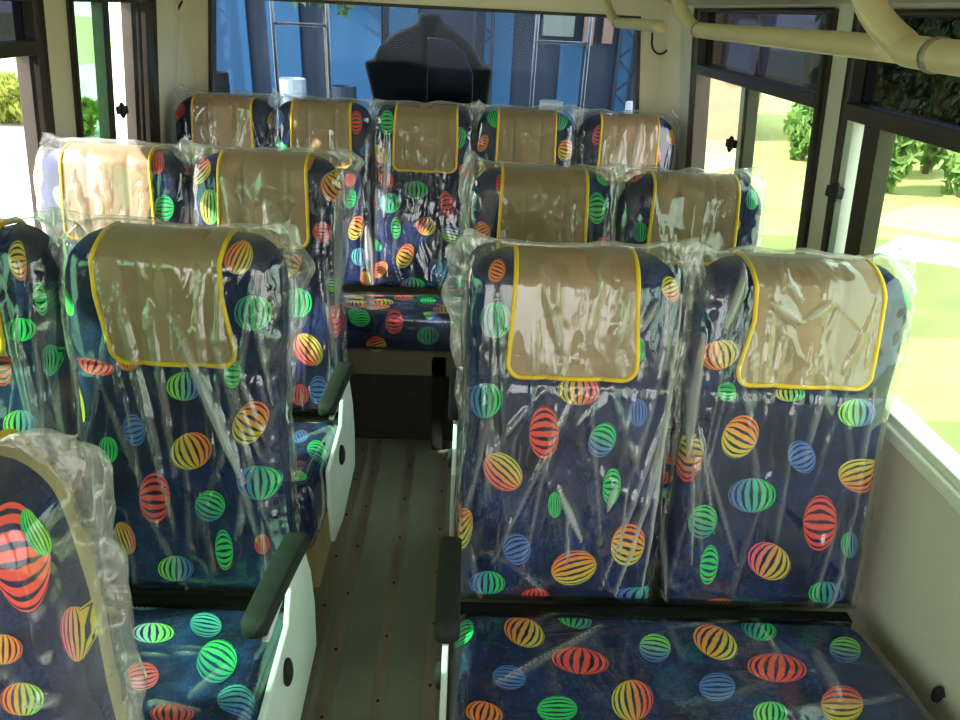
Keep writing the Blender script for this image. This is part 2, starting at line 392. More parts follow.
def make_back(bk, parent, motifs, scatter=True, seed=0, cover=None, film='film', puff=1., flange=.02, res=(72, 84), rim=False, folds=(), wall=0):
    # upholstered back: printed cloth in front, beige shell behind
    NS, NZ = 27, 46
    S = cosp(NS); Z = cosp(NZ, bk.zb, bk.zt)
    ZZ = np.repeat(Z[:, None], NS, 1); XX = bk.xmax(ZZ) * S[None, :]
    Fy = bk.front(XX, ZZ); By = bk.back(XX, ZZ)
    v, f, fm = closed_grid(XX + bk.cx, Fy, By, ZZ)
    Hh = bk.half(XX, ZZ); k = 0
    for i in range(NZ - 1):
        for j in range(NS - 1):
            if not rim and Hh[i:i + 2, j:j + 2].mean() < .88 * bk.dp: fm[k + 1] = 0     # cloth wraps the edge
            k += 2
    pr = Print()
    def fn(x, z):
        z = min(max(z, bk.zb), bk.zt + .02); lx = x - bk.cx; zz = min(z, bk.zt - .0005)
        xm = float(bk.xmax(zz)); e = abs(lx) - xm
        if e > 0:
            return (bk.cx + math.copysign(xm + .001, lx), float(bk.yc(zz)) + min(e, .03), zz)
        y = float(bk.front(lx, zz, .0012)); return (x, y + max(0, z - zz), zz)
    for (x, z, ax, az, bx, bz, pal) in motifs: pr.put(fn, (x, z), (ax, az), (bx, bz), pal)
    if scatter: random_print(bk.cx - bk.w(.9) - .01, bk.cx + bk.w(.9) + .01, bk.zb + .03, bk.zt - .01, fn, pr, motifs)
    uph_mesh('backrest', v, f, fm, pr, [M['fabric'], M['shell'], M['balloon']], parent)
    # headrest cover
    c = dict(zb=bk.zref - .248, xl=[(-.117, 0), (-.121, .5), (-.124, 1)], xr=[(.117, 0), (.121, .5), (.124, 1)], rc=.028, tilt=0.)
    if cover: c.update(cover)
    off = .005; ztop = bk.zt + off
    def edge(lst, z):
        t = (bk.zref - z) / .248
        return interp(t, [p[1] for p in lst], [p[0] for p in lst])
    rows = []
    zs = c['zb'] + (ztop - c['zb']) * (1 - (1 - np.linspace(0, 1, 34)) ** 1.7)
    zs = sorted(list(zs[zs > c['zb'] + c['rc'] + .004]) + [c['zb'] + c['rc'] * (1 - math.cos(a)) for a in np.linspace(0, math.pi / 2, 10)])
    for z in zs: rows.append((z, 0))
    for z in list(ztop - (ztop - (bk.zt - .13)) * np.linspace(0, 1, 14) ** 1.7)[1:]: rows.append((z, 1))
    NC = 44; cv = []; lines = []
    for (z, side) in rows:
        xl = edge(c['xl'], z); xr = edge(c['xr'], z); k = max(0, c['rc'] - (z - c['zb'])) if side == 0 else 0
        ins = c['rc'] - math.sqrt(max(c['rc'] ** 2 - k * k, 0))
        xs = np.linspace(xl + ins, xr - ins, NC); zz = np.full(NC, z) + c['tilt'] * xs * np.clip((ztop - z) / .2, 0, 1) * (1 - side)
        zq = np.minimum(zz, ztop - 1e-5)
        groove = .0022 * (np.exp(-((xs + .052) / .004) ** 2) + np.exp(-((xs - .056) / .004) ** 2)) * (1 if side == 0 else 0)
        hem = .0018 * math.exp(-((z - c['zb'] - .034) / .003) ** 2) if side == 0 else 0
        puffy = -.004 * np.abs(np.sin((xs - .002) / .108 * math.pi + math.pi / 2)) * min(1, (ztop - z) / .04)
        y = (bk.front(xs, zq, off) + groove + hem + puffy) if side == 0 else bk.back(xs, zq, off)
        cv += [(bk.cx + a, b, d) for a, b, d in zip(xs, y, zz)]
    R_ = len(rows)
    cf = [(i * NC + j, i * NC + j + 1, (i + 1) * NC + j + 1, (i + 1) * NC + j) for i in range(R_ - 1) for j in range(NC - 1)]
    co = mk('headrest_cover', cv, cf, M['vinyl'], parent, True)
    sd = co.modifiers.new('thick', 'SOLIDIFY'); sd.thickness = .002; sd.offset = 1
    g = np.array(cv).reshape(R_, NC, 3)
    path = [tuple(p) for p in g[::-1, 0][0:]] + [tuple(p) for p in g[0, 1:-1]] + [tuple(p) for p in g[:, -1]]
    # thin out coincident points
    pth = [path[0]]
    for p in path[1:]:
        if (Vector(p) - Vector(pth[-1])).length > .003: pth.append(p)
    mb = MB(); mb.tube([(p[0], p[1] - (.002 if p[1] < bk.yc(p[2]) else -.002), p[2]) for p in pth], .0046, 8)
    o = mb.build('piping', M['pipe'], co, smooth=True); o['label'] = 'yellow piping'
    # clear film bag
    NS, NZ = res
    S = cosp(NS); zb = bk.zb + .005; zt = bk.zt + .011 + .006
    Z = cosp(NZ, zb, zt); ZZ = np.repeat(Z[:, None], NS, 1); tt = (ZZ - zb) / (zt - zb)
    o_ = .009
    nz = vnoise(ZZ * 22 + seed * 3, ZZ * 0 + S[None, :] * .5, seed + 5)
    fl = flange * (.3 + .9 * np.clip(tt - .35, 0, 1) / .65) * (.35 + 1.3 * nz)
    cor = np.clip((tt - .72) / .28, 0, 1)
    fl = fl * (1 + 1.4 * cor * vnoise(ZZ * 34 + seed, S[None, :] * 1.5 + 3, seed + 31))
    if wall: fl = np.where(S[None, :] * wall > 0, fl * .25, fl)
    XM = bk.xmax(np.minimum(ZZ, bk.zt + o_ - 1e-4), o_, .022) + fl
    XX = XM * S[None, :]
    top = ((vnoise(XX * 18, ZZ * 0, seed + 9) - .4) * .016 + .024 * np.clip((np.abs(S[None, :]) - .7) / .3, 0, 1) * vnoise(XX * 30, ZZ * 0, seed + 33)) * np.clip((tt - .9) / .1, 0, 1)
    zq = np.clip(ZZ, bk.zb - o_ + 1e-4, bk.zt + o_ - 1e-4)
    hf = bk.half(XX, zq, o_, .05, .06); hf = np.maximum(hf, .0025)
    fold = .004 * ridge(XX * 9 + ZZ * 2.2 + seed, ZZ * 2.0 - XX * 2 + seed, seed, 3) + .005 * ridge(XX * 7 + ZZ * 9, ZZ * 3 - XX * 4, seed + 2, 5) * np.clip(1.2 - tt, 0, 1)
    c1, k1 = creases(XX, ZZ, seed + 11, 26, (-.19, .19, bk.zb, bk.zt - .03), .10, edge=.25)
    c2, k2 = creases(XX, ZZ, seed + 12, 8, (-.14, .14, bk.zt - .26, bk.zt + .01), .25, .9)
    c3, k3 = set_creases(XX + bk.cx, ZZ, folds); k2 = np.maximum(k2, k3)
    fold = fold + np.maximum(np.maximum(c1, c2), c3)
    crum = (vnoise(XX * 60, ZZ * 45, seed + 3) - .5) * (.012 + .022 * cor) * np.clip((np.abs(S[None, :]) - .72) / .28, 0, 1)
    ed = np.clip(np.minimum(1 - np.abs(S[None, :]), np.minimum(tt, 1 - tt)) / .03, 0, 1)
    Fy = bk.yc(zq) - hf + bk.sculpt(np.clip(XX, -.18, .18), zq) * .3 - fold * puff * ed - crum * ed
    By = bk.yc(zq) + hf + (fold * .6 + crum) * ed
    # free lower hem and side seams share one edge
    mid = bk.yc(zq)
    eb = (np.abs(S[None, :]) > .999) | (tt < 1e-6) | (tt > 1 - 1e-6)
    wob = (vnoise(ZZ * 30 + 4 * S[None, :], XX * 25, seed + 7) - .5) * .016
    Fy = np.where(eb, mid + wob, Fy)
    v, f, fm = closed_grid(XX + bk.cx, Fy, By, ZZ + top)
    side = np.clip((np.abs(S[None, :]) - .8) / .2, 0, 1) * (.25 + .75 * ridge(XX * 30, ZZ * 14, seed + 21, 2))
    glints = np.clip(np.maximum(np.maximum(k1, k2), np.maximum(side * np.clip(tt - .2, 0, 1) * 1.2, np.clip((tt - .965) / .035, 0, 1) * .5)), 0, 1)  # painted glints: fold lines, side flanges and top edge whitened
    n_, m_ = glints.shape
    data = np.concatenate([glints.ravel(), (glints[1:-1, 1:-1] * .5).ravel()])
    mk('plastic_wrap', v, f, M[film], parent, True, attrs={'glint': ('FLOAT', data)})

def slab(x0, x1, y0, y1, zfun, dp, parent, motifs, front_motifs=(), scatter=True, seed=0, name='seat_cushion', folds=(), film='film_flat', R=.05, r=.055):
    """cushion: outline in plan, top height zfun(y), rounded all round; y0 is its front edge"""
    cx = (x0 + x1) / 2; hw = (x1 - x0) / 2; cy = (y0 + y1) / 2; hd = (y1 - y0) / 2
    def dist(x, y, off):
        qx = np.abs(x - cx) - (hw + off - R); qy = np.abs(y - cy) - (hd + off - R)
        d = np.minimum(hw + off - np.abs(x - cx), hd + off - np.abs(y - cy))
        return np.maximum(np.where((qx > 0) & (qy > 0), R - np.hypot(qx, qy), d), 0)
    def half(x, y, off=0):
        d = np.minimum(dist(x, y, off) / r, 1); return (dp + off) * (1 - (1 - d) ** 3) ** (1 / 3)
    def build(NX, NY, off):
        ty = cosp(NY); Y = cy + (hd + off) * ty
        k = np.clip(np.abs(Y - cy) - (hd + off - R), 0, R); xm = hw + off - R + np.sqrt(np.maximum(R * R - k * k, 0))
        S = cosp(NX); XX = cx + xm[:, None] * S[None, :]; YY = np.repeat(Y[:, None], NX, 1)
        return XX, YY, S, ty
    XX, YY, S, ty = build(int(26 + 30 * hw), 30, 0)
    h = half(XX, YY); zc = zfun(YY) - dp
    v, f, fm = closed_grid(XX, zc + h, zc - h, YY)
    v = [(a, c, b) for a, b, c in v]; f = [tuple(reversed(q)) for q in f]; fm = [0] * len(f)
    pr = Print()
    def top(x, y):
        xx = min(max(x, cx - hw + .0006), cx + hw - .0006); yy = min(max(y, y0 + .0006), y1 - .0006)
        e = abs(x - xx) + abs(y - yy)
        return (xx, yy, float(zfun(yy) - dp + half(xx, yy, .0012)) - e)
    def frontf(x, z):
        k = min(abs(z - (float(zfun(y0)) - dp)) / dp, .98)
        return (x, y0 + r * (1 - (1 - k ** 3) ** (1 / 3)) - .0012, z)
    for (x, y, ax, ay, bx, by, pal) in motifs: pr.put(top, (x, y), (ax, ay), (bx, by), pal)
    for (x, z, ax, az, bx, bz, pal) in front_motifs: pr.put(frontf, (x, z), (ax, az), (bx, bz), pal)
    if scatter: random_print(x0 + .02, x1 - .02, y0 + .03, y1 - .02, top, pr, motifs)
    c = uph_mesh(name, v, f, fm, pr, [M['fabric'], M['shell'], M['balloon']], parent)
    o_ = .008
    XX, YY, S, ty = build(int(60 + 150 * hw), 90, o_)
    h = half(XX, YY, o_); zc = zfun(YY) - dp
    c1, k1 = creases(XX - cx, YY, seed + 3, int(14 + 14 * hw), (-hw, hw, y0, y1), .5, 1.3)
    c2, k2 = creases(YY - cy, XX, seed + 4, 8, (-hd, hd, x0, x1), .4, 1.3)
    fold = .005 * ridge(XX * 6 + YY * 8, YY * 5 - XX * 3, seed, 4) + np.maximum(c1, c2)
    c3, k3 = set_creases(XX, YY, folds); fold = np.maximum(fold, c3); k2 = np.maximum(k2, k3)
    ed = np.clip((1 - np.abs(S[None, :])) / .05, 0, 1) * np.clip((1 - np.abs(ty[:, None])) / .05, 0, 1)
    v, f, fm = closed_grid(XX, zc + h + fold * ed, zc - h, YY)
    v = [(a, cc, b) for a, b, cc in v]; f = [tuple(reversed(q)) for q in f]
    glints = np.maximum(k1, k2); data = np.concatenate([glints.ravel(), (glints[1:-1, 1:-1] * 0).ravel()])  # painted glints along the cushion film folds
    w = mk('plastic_wrap', v, f, M[film], c, True, attrs={'glint': ('FLOAT', data)})
    return c

def aisle_side(parent, xin, sgn, toe=0.):
    """armrest, white side panel and recline lever; sgn=+1 when the aisle lies at larger x"""
    x = xin
    pad = []
    mb = MB(); n = 18
    ys = np.linspace(-.385, -.155, n)
    v = []; f = []; m = 14
    for i, y in enumerate(ys):
        t = i / (n - 1); zc = .632 + .022 * math.sin(t * math.pi * .55); hw = .0225; hh = .019
        e = min(1., math.sqrt(max(1 - abs(2 * t - 1) ** 18, 0)) + .5); xc = x + sgn * .0 + sgn * toe * (t - .5)
        for k in range(m):
            a = 2 * math.pi * (k + .5) / m; ca, sa = math.cos(a), math.sin(a)
            v.append((xc + hw * e * math.copysign(abs(ca) ** .32, ca), y, zc + hh * e * math.copysign(abs(sa) ** .32, sa)))
    for i in range(n - 1):
        for k in range(m):
            l = (k + 1) % m; f.append((i * m + k, i * m + l, (i + 1) * m + l, (i + 1) * m + k))
    f.append(tuple(reversed(range(m)))); f.append(tuple((n - 1) * m + k for k in range(m)))
    o = mk('armrest', v, f, M['black'], parent, True)
    poly = [(-.05, .24), (-.035, .36), (-.05, .47), (-.105, .60), (-.15, .632), (-.38, .612), (-.37, .600), (-.25, .598), (-.21, .575), (-.25, .512), (-.40, .50), (-.455, .497), (-.465, .40), (-.44, .25), (-.30, .215)]
    mb = MB(); mb.prism(poly, 0, x - sgn * .004, x + sgn * .008)
    p = mb.build('side_panel', M['wpanel'], parent, bevel=.003)
    mb = MB(); mb.ellipsoid((x + sgn * .012, -.30, .445), (.010, .020, .032)); mb.tube([(x, -.30, .43), (x + sgn * .014, -.30, .43)], .008, 8)
    mb.build('recline_lever', M['black'], parent, smooth=True)

BAL = {}; FOLD = {}
# R1 720 604 err 3.5
# R1 770 610 err 9.9
BAL["R1"]=[(0.667,1.026,0.036,0.014,-0.010,0.026,"OY"),(0.691,0.955,-0.002,0.019,-0.018,-0.000,"GG"),(0.728,0.865,0.016,0.042,-0.033,0.016,"YO"),(0.859,0.826,-0.020,0.032,-0.022,-0.013,"BB"),(0.952,0.922,0.039,0.002,-0.005,0.028,"LB"),(0.987,0.792,-0.027,0.035,-0.043,-0.013,"OY"),(0.561,1.143,-0.010,0.022,-0.017,-0.003,"OY"),(1.019,1.142,0.010,0.002,-0.010,0.027,"GG"),(0.640,0.805,0.002,0.048,-0.020,-0.015,"RY"),(0.508,1.030,0.015,0.001,-0.002,0.025,"GG"),(0.233,1.163,0.007,0.018,-0.014,0.003,"OO"),(0.234,1.076,0.030,0.002,-0.002,0.034,"TG"),(0.222,0.919,0.034,0.007,-0.002,0.034,"BG"),(0.341,0.859,-0.004,0.056,-0.029,-0.001,"RR"),(0.402,0.946,0.041,0.001,-0.002,0.028,"YR"),(0.456,0.848,0.012,0.035,-0.024,0.010,"BG"),(0.264,0.776,0.021,0.027,-0.034,0.031,"RY"),(0.521,0.907,0.019,0.001,-0.003,0.028,"BB"),(0.484,0.751,-0.000,0.040,-0.018,0.000,"GG"),(0.190,0.640,-0.009,0.029,-0.017,-0.040,"YO"),(0.301,0.612,-0.013,0.033,-0.026,-0.011,"BB"),(0.421,0.574,-0.012,0.035,-0.045,-0.015,"YO"),(0.373,0.706,0.014,0.000,-0.002,0.027,"GG"),(0.528,0.629,0.007,0.047,-0.034,0.008,"YO"),(0.771,0.741,0.050,-0.000,-0.005,0.037,"BG"),(0.676,0.684,0.007,0.037,-0.028,0.008,"TG"),(0.700,0.590,0.000,0.044,-0.019,0.002,"GG"),(0.918,0.687,-0.005,0.060,-0.034,0.000,"RR"),(0.825,0.600,0.045,-0.024,0.014,0.034,"PY"),(0.955,0.532,0.038,0.001,-0.006,0.028,"GB"),(0.738,0.495,0.028,0.001,-0.002,0.018,"OO"),(0.571,0.505,0.061,-0.010,-0.002,0.028,"BG"),(0.345,0.506,0.029,0.002,-0.001,0.021,"RR"),(0.244,0.534,0.037,0.001,-0.001,0.029,"BG"),(0.815,0.955,0.030,0.001,-0.001,0.015,"YG"),(0.986,0.643,0.019,-0.000,-0.005,0.029,"GB"),(0.842,0.491,0.032,0.001,0.004,0.005,"GG")]
BAL["R1C"]=[(0.318,1.051,0.037,-0.026,0.015,0.040,"OY"),(0.427,1.096,0.034,-0.014,0.009,0.029,"GT"),(0.418,0.971,0.053,-0.009,0.009,0.036,"RR"),(0.572,1.013,0.016,0.042,-0.029,0.007,"BL"),(0.698,1.035,0.031,-0.035,0.029,0.041,"OY"),(0.793,0.965,0.054,-0.007,0.020,0.039,"RR"),(0.804,1.079,0.029,-0.016,0.021,0.035,"TG"),(0.954,1.021,0.025,0.039,-0.028,0.007,"BL"),(0.496,0.874,0.039,0.010,0.005,0.048,"YR"),(0.360,0.849,0.004,0.030,-0.035,-0.001,"GG"),(0.660,0.911,0.012,0.036,-0.034,-0.001,"BB"),(0.873,0.876,0.023,0.045,-0.039,-0.001,"YR"),(0.732,0.849,0.032,0.001,0.012,0.028,"LG"),(0.281,0.922,0.006,0.031,-0.030,0.006,"BB"),(0.233,0.837,0.032,-0.011,0.006,0.024,"OO"),(0.198,1.055,-0.000,0.038,-0.020,-0.001,"GG"),(0.654,1.125,0.043,0.002,0.006,0.021,"BB")]
# L1 76 407 err 6.1
BAL["L1"]=[(-0.241,1.168,0.023,-0.009,0.011,0.025,"OY"),(-0.565,1.078,0.016,0.004,-0.011,0.026,"LG"),(-0.217,1.072,0.036,0.001,0.001,0.033,"TG"),(-0.352,0.927,0.034,0.001,0.002,0.028,"LB"),(-0.260,0.957,0.001,0.029,-0.017,-0.000,"GG"),(-0.454,0.837,-0.005,0.033,-0.020,-0.006,"BB"),(-0.348,0.796,0.040,0.021,-0.012,0.034,"YO"),(-0.230,0.860,0.025,0.043,-0.026,0.015,"YO"),(-0.559,0.879,0.013,-0.012,0.001,0.033,"OY"),(-0.219,0.738,0.044,-0.000,0.001,0.036,"BG"),(-0.453,0.973,0.022,0.001,0.004,0.020,"OO"),(-0.425,0.697,0.003,0.054,-0.030,0.000,"RR"),(-0.317,0.683,0.015,0.031,-0.027,0.011,"TG"),(-0.488,0.612,0.019,0.008,-0.009,0.034,"YO"),(-0.292,0.592,-0.002,0.043,-0.018,-0.003,"GG"),(-0.391,0.548,0.036,0.001,0.001,0.028,"LB"),(-0.215,0.608,0.016,0.000,0.001,0.022,"RR"),(-0.519,0.960,0.036,-0.008,0.006,0.014,"RR"),(-0.506,0.796,0.019,0.000,0.002,0.027,"GG")]
BAL["L1W"]=[(-0.639,1.148,-0.005,0.033,-0.014,-0.002,"OY"),(-0.647,1.025,0.029,0.001,0.003,0.022,"GG"),(-0.691,0.955,-0.002,0.039,-0.019,-0.003,"RR"),(-0.669,0.841,0.033,0.002,0.004,0.030,"LB"),(-0.610,1.081,-0.002,0.033,-0.008,-0.000,"GG"),(-0.609,0.961,0.010,-0.006,0.003,0.030,"TG")]
BAL["L1C"]=[(-0.451,1.112,0.030,0.006,-0.011,0.023,"WB"),(-0.400,1.020,0.041,0.002,-0.012,0.029,"WL"),(-0.309,1.048,-0.009,0.037,-0.033,0.007,"TC"),(-0.254,0.948,0.003,0.052,-0.039,0.025,"TG"),(-0.371,0.905,-0.019,0.034,-0.026,-0.008,"PR"),(-0.209,1.126,-0.010,0.038,-0.022,-0.001,"OY"),(-0.190,0.858,-0.014,0.032,-0.031,-0.009,"BC"),(-0.285,0.820,0.036,0.001,-0.009,0.022,"RR"),(-0.383,0.848,0.016,0.000,-0.011,0.023,"RR")]
BAL["L2"]=[(-0.535,1.071,0.028,0.001,0.002,0.048,"YG"),(-0.319,0.930,0.020,0.042,-0.028,0.012,"YO"),(-0.302,0.815,0.046,0.003,0.001,0.043,"TG"),(-0.272,0.681,0.032,0.024,-0.030,0.041,"RY"),(-0.196,0.762,-0.000,0.048,-0.015,0.010,"RR"),(-0.227,1.016,0.000,0.027,-0.027,-0.000,"RR"),(-0.244,0.563,0.001,0.045,-0.027,-0.001,"BB"),(-0.298,0.546,0.027,0.001,0.001,0.033,"RR")]
BAL["L2W"]=[(-0.677,1.177,0.021,0.001,-0.002,0.026,"RR"),(-0.662,1.063,0.002,0.035,-0.027,-0.001,"GG")]
BAL["L2C"]=[(-0.257,1.876,0.038,0.004,-0.010,0.050,"OY"),(-0.205,1.644,-0.012,0.060,-0.026,-0.002,"TG"),(-0.268,1.722,0.018,0.024,-0.015,0.040,"BB")]
BAL["R2"]=[(0.224,1.037,-0.011,0.025,-0.018,-0.008,"OO"),(0.540,1.112,-0.004,0.043,-0.025,-0.001,"GG"),(0.265,1.162,-0.001,0.025,-0.011,-0.000,"RR"),(0.556,1.182,-0.002,0.012,-0.020,0.006,"GG"),(0.657,1.189,0.007,0.002,0.021,0.013,"OO"),(0.668,1.052,0.023,0.001,-0.003,0.027,"TG"),(0.975,1.151,0.019,-0.000,-0.002,0.026,"TG")]
# R3 444 292 err 3.3
BAL["R3"]=[(-0.269,1.172,-0.000,0.044,-0.023,-0.001,"RR"),(-0.147,1.177,-0.001,0.047,-0.028,-0.001,"GG"),(0.234,1.118,0.011,0.033,-0.019,0.004,"OO"),(0.563,1.107,0.009,0.040,-0.028,0.006,"YO"),(0.167,1.006,-0.017,0.028,-0.020,-0.010,"RR"),(-0.269,0.772,0.018,0.049,-0.027,0.009,"YO"),(-0.289,0.884,0.007,0.038,-0.020,0.002,"GG"),(-0.032,0.929,0.052,0.002,-0.001,0.035,"TG"),(-0.132,0.875,0.044,0.002,-0.000,0.039,"TG"),(0.015,0.789,0.036,-0.018,0.018,0.032,"RY"),(-0.107,0.778,-0.001,0.043,-0.020,-0.000,"GG"),(0.099,0.877,-0.012,0.053,-0.028,-0.006,"RR"),(-0.253,0.657,0.036,-0.002,-0.000,0.036,"CB"),(-0.068,0.668,0.022,0.048,-0.030,0.013,"YO"),(-0.175,0.607,-0.000,0.032,-0.037,-0.018,"OO"),(-0.033,0.551,0.050,0.002,-0.001,0.032,"BG"),(0.097,0.532,-0.002,0.006,-0.025,-0.000,"RR"),(0.061,0.629,0.029,0.001,-0.001,0.032,"BB"),(0.690,1.168,0.008,0.040,-0.020,0.004,"PP"),(0.925,1.103,-0.004,0.038,-0.024,-0.001,"PP"),(-0.691,1.164,0.016,0.001,0.001,0.026,"GG"),(-0.293,0.957,0.000,0.027,-0.024,-0.001,"RR")]
BAL["R3F"]=[(-0.188,0.571,0.001,0.027,-0.032,-0.001,"GG"),(-0.070,0.564,0.000,0.043,-0.032,-0.001,"RR"),(-0.136,0.470,-0.012,0.037,-0.035,-0.015,"YR"),(0.054,0.518,0.040,0.002,-0.001,0.036,"GT"),(-0.283,0.547,0.003,0.078,-0.032,-0.001,"RR"),(0.151,0.565,-0.001,0.031,-0.018,-0.001,"GG")]
BAL["R3C"]=[(-0.138,2.619,0.046,0.010,-0.009,0.075,"OY"),(-0.063,2.747,0.040,0.009,-0.006,0.070,"RR"),(0.037,2.700,0.032,0.007,-0.003,0.068,"GG"),(0.103,2.525,0.038,0.008,-0.002,0.081,"OY"),(-0.233,2.557,0.044,0.009,-0.012,0.082,"OY"),(-0.043,2.556,0.038,0.008,-0.005,0.061,"BB")]
BAL["R0"]=[(-0.230,1.127,-0.008,0.050,-0.020,0.001,"RR"),(-0.218,1.144,0.006,-0.004,-0.007,0.023,"GL"),(-0.195,1.035,0.007,-0.011,-0.001,0.027,"PY"),(-0.248,1.041,0.018,0.000,0.002,0.016,"YO"),(-0.237,0.987,0.020,-0.000,0.002,0.019,"OL")]
FOLD["R1"]=[(0.376,0.751,0.429,0.643,0.0106,1.00),(0.489,0.766,0.478,0.712,0.0106,0.90),(0.622,1.050,0.510,0.528,0.0080,0.70),(0.593,1.046,0.563,0.528,0.0067,0.80),(0.590,1.015,0.531,0.596,0.0067,0.55),(0.586,0.961,0.569,0.681,0.0093,0.90),(0.584,0.935,0.623,0.489,0.0067,0.60),(0.576,0.919,0.478,0.538,0.0067,0.50),(0.582,1.131,0.574,0.887,0.0080,0.70),(0.629,1.065,0.632,0.815,0.0106,0.90),(0.641,0.889,0.697,0.667,0.0067,0.50),(0.651,0.853,0.753,0.601,0.0053,0.45),(0.637,0.843,0.659,0.600,0.0067,0.50),(0.400,0.951,0.251,0.587,0.0067,0.35),(0.423,0.952,0.470,0.637,0.0067,0.35),(0.365,0.950,0.311,0.544,0.0067,0.30),(0.336,0.954,0.199,0.771,0.0067,0.30),(0.253,1.058,0.201,0.710,0.0067,0.35),(0.462,0.957,0.539,0.769,0.0067,0.30),(0.531,1.125,0.508,1.068,0.0080,0.70),(0.313,1.181,0.360,1.024,0.0080,0.35),(0.426,1.187,0.407,1.026,0.0080,0.40),(0.479,1.141,0.469,1.048,0.0133,0.60),(0.693,1.191,0.664,1.074,0.0106,0.90),(0.748,1.133,0.810,1.098,0.0133,0.80),(0.810,1.098,0.861,1.138,0.0106,0.70),(0.712,0.979,0.789,0.730,0.0067,0.30),(0.634,0.881,0.680,0.601,0.0080,0.30),(0.880,1.024,0.857,0.819,0.0080,0.35),(0.970,0.968,0.977,0.698,0.0080,0.30),(0.766,1.183,0.805,1.135,0.0080,0.60)]
FOLD["L1"]=[(-0.359,1.058,-0.242,0.747,0.0146,0.90),(-0.294,1.028,-0.209,0.796,0.0067,0.45),(-0.270,1.029,-0.198,0.825,0.0067,0.40),(-0.404,1.089,-0.377,0.755,0.0080,0.35),(-0.460,1.123,-0.402,0.755,0.0106,0.35),(-0.508,0.953,-0.417,0.651,0.0067,0.30),(-0.212,1.096,-0.184,0.901,0.0080,0.50),(-0.257,1.039,-0.228,0.906,0.0067,0.40),(-0.254,0.763,-0.215,0.617,0.0080,0.40),(-0.435,0.682,-0.366,0.509,0.0067,0.35),(-0.289,1.019,-0.174,0.563,0.0067,0.35)]
FOLD["L1W"]=[(-0.647,1.025,-0.618,0.727,0.0106,0.40),(-0.668,1.079,-0.635,0.811,0.0080,0.35)]
FOLD["L2"]=[(-0.375,1.096,-0.359,0.976,0.0168,0.60),(-0.182,1.123,-0.189,0.780,0.0168,0.60),(-0.220,0.939,-0.182,0.565,0.0126,0.50),(-0.291,0.909,-0.326,0.589,0.0105,0.40)]
FOLD["R3"]=[(-0.225,0.777,-0.199,0.532,0.0217,0.80),(-0.143,1.151,-0.152,0.828,0.0186,0.60),(-0.015,1.082,0.002,1.027,0.0186,0.70),(0.186,1.029,0.161,0.840,0.0186,0.50),(0.779,1.153,0.758,1.039,0.0310,0.70),(0.855,1.212,0.838,1.043,0.0248,0.60)]
FOLD["R0"]=[(-0.246,0.998,-0.188,0.986,0.0055,0.80),(-0.252,1.030,-0.205,0.990,0.0044,0.50),(-0.199,1.086,-0.191,1.021,0.0033,0.50)]
FOLD["R1C"]=[(0.482,1.069,0.249,0.891,0.0104,0.75),(0.879,1.004,0.874,0.886,0.0146,0.50),(0.342,1.073,0.398,1.108,0.0063,0.50)]
FOLD["L1C"]=[(-0.228,0.930,-0.267,0.852,0.0104,0.50),(-0.329,0.838,-0.238,0.817,0.0104,0.80)]


def local(lst, x0, y0, back=True):
    return [(a - x0, b - (0 if back else y0), c, d, e, f, g) for a, b, c, d, e, f, g in lst]

def bench(label, x_seats, d, zt, aisle, motifs_back=None, motifs_c=None, covers=None, scatter_back=True, scatter_c=True, seed=0, films=None, toe=0., group='two-seat benches', flange=.02, ws=1., res=(72, 84), rim=False, folds=(), cfolds=(), R=.075, taper=None):
    """two-seat bench; x_seats: centres; aisle: +1 aisle at larger x, -1 at smaller x"""
    x0 = sum(x_seats) / 2
    root = thing('double_seat', label, 'bus seat', (x0, d, 0), group)
    for i, x in enumerate(x_seats):
        bk = Back(x - x0, zt, ws=ws, R=R)
        if taper: bk.taper = taper
        mo = local([m for m in (motifs_back or []) if abs(m[0] - x) < .225], x0, d)
        make_back(bk, root, mo, scatter_back if not isinstance(scatter_back, (list, tuple)) else scatter_back[i], seed + 17 * i, (covers or [None, None])[i], (films or ['film', 'film'])[i], flange=flange, res=res, rim=rim, wall=(-aisle if i == 1 else 0), folds=[(a - x0, b, c - x0, e, f, g) for a, b, c, e, f, g in folds if abs((a + c) / 2 - x) < .23])
    xa, xb = min(x_seats) - .21 - x0, max(x_seats) + .21 - x0
    zf = lambda y: .475 + (-.157 - y) * .17
    slab(xa, xb, -.62, -.150, zf, .10, root, local(motifs_c or [], x0, d, False), scatter=scatter_c, seed=seed + 40, folds=[(a - x0, b - d, c - x0, e - d, f, g) for a, b, c, e, f, g in cfolds])
    # steel bar in the gap, tan base box, feet
    mb = MB(); mb.box(xa + .01, xb - .01, -.155, -.125, .425, .465); mb.build('hinge_bar', M['black'], root, bevel=.004)
    ia = aisle
    e0, e1 = (xa, xb - .05) if ia > 0 else (xa + .05, xb)
    mb = MB(); mb.prism([(-.36, 0), (-.02, 0), (0, .32), (-.36, .31)], 0, e0, e1)
    mb.build('base_box', M['tan'], root, bevel=.006)
    xe = xb if ia > 0 else xa
    aisle_side(root, xe + ia * .012, ia, toe)
    return root
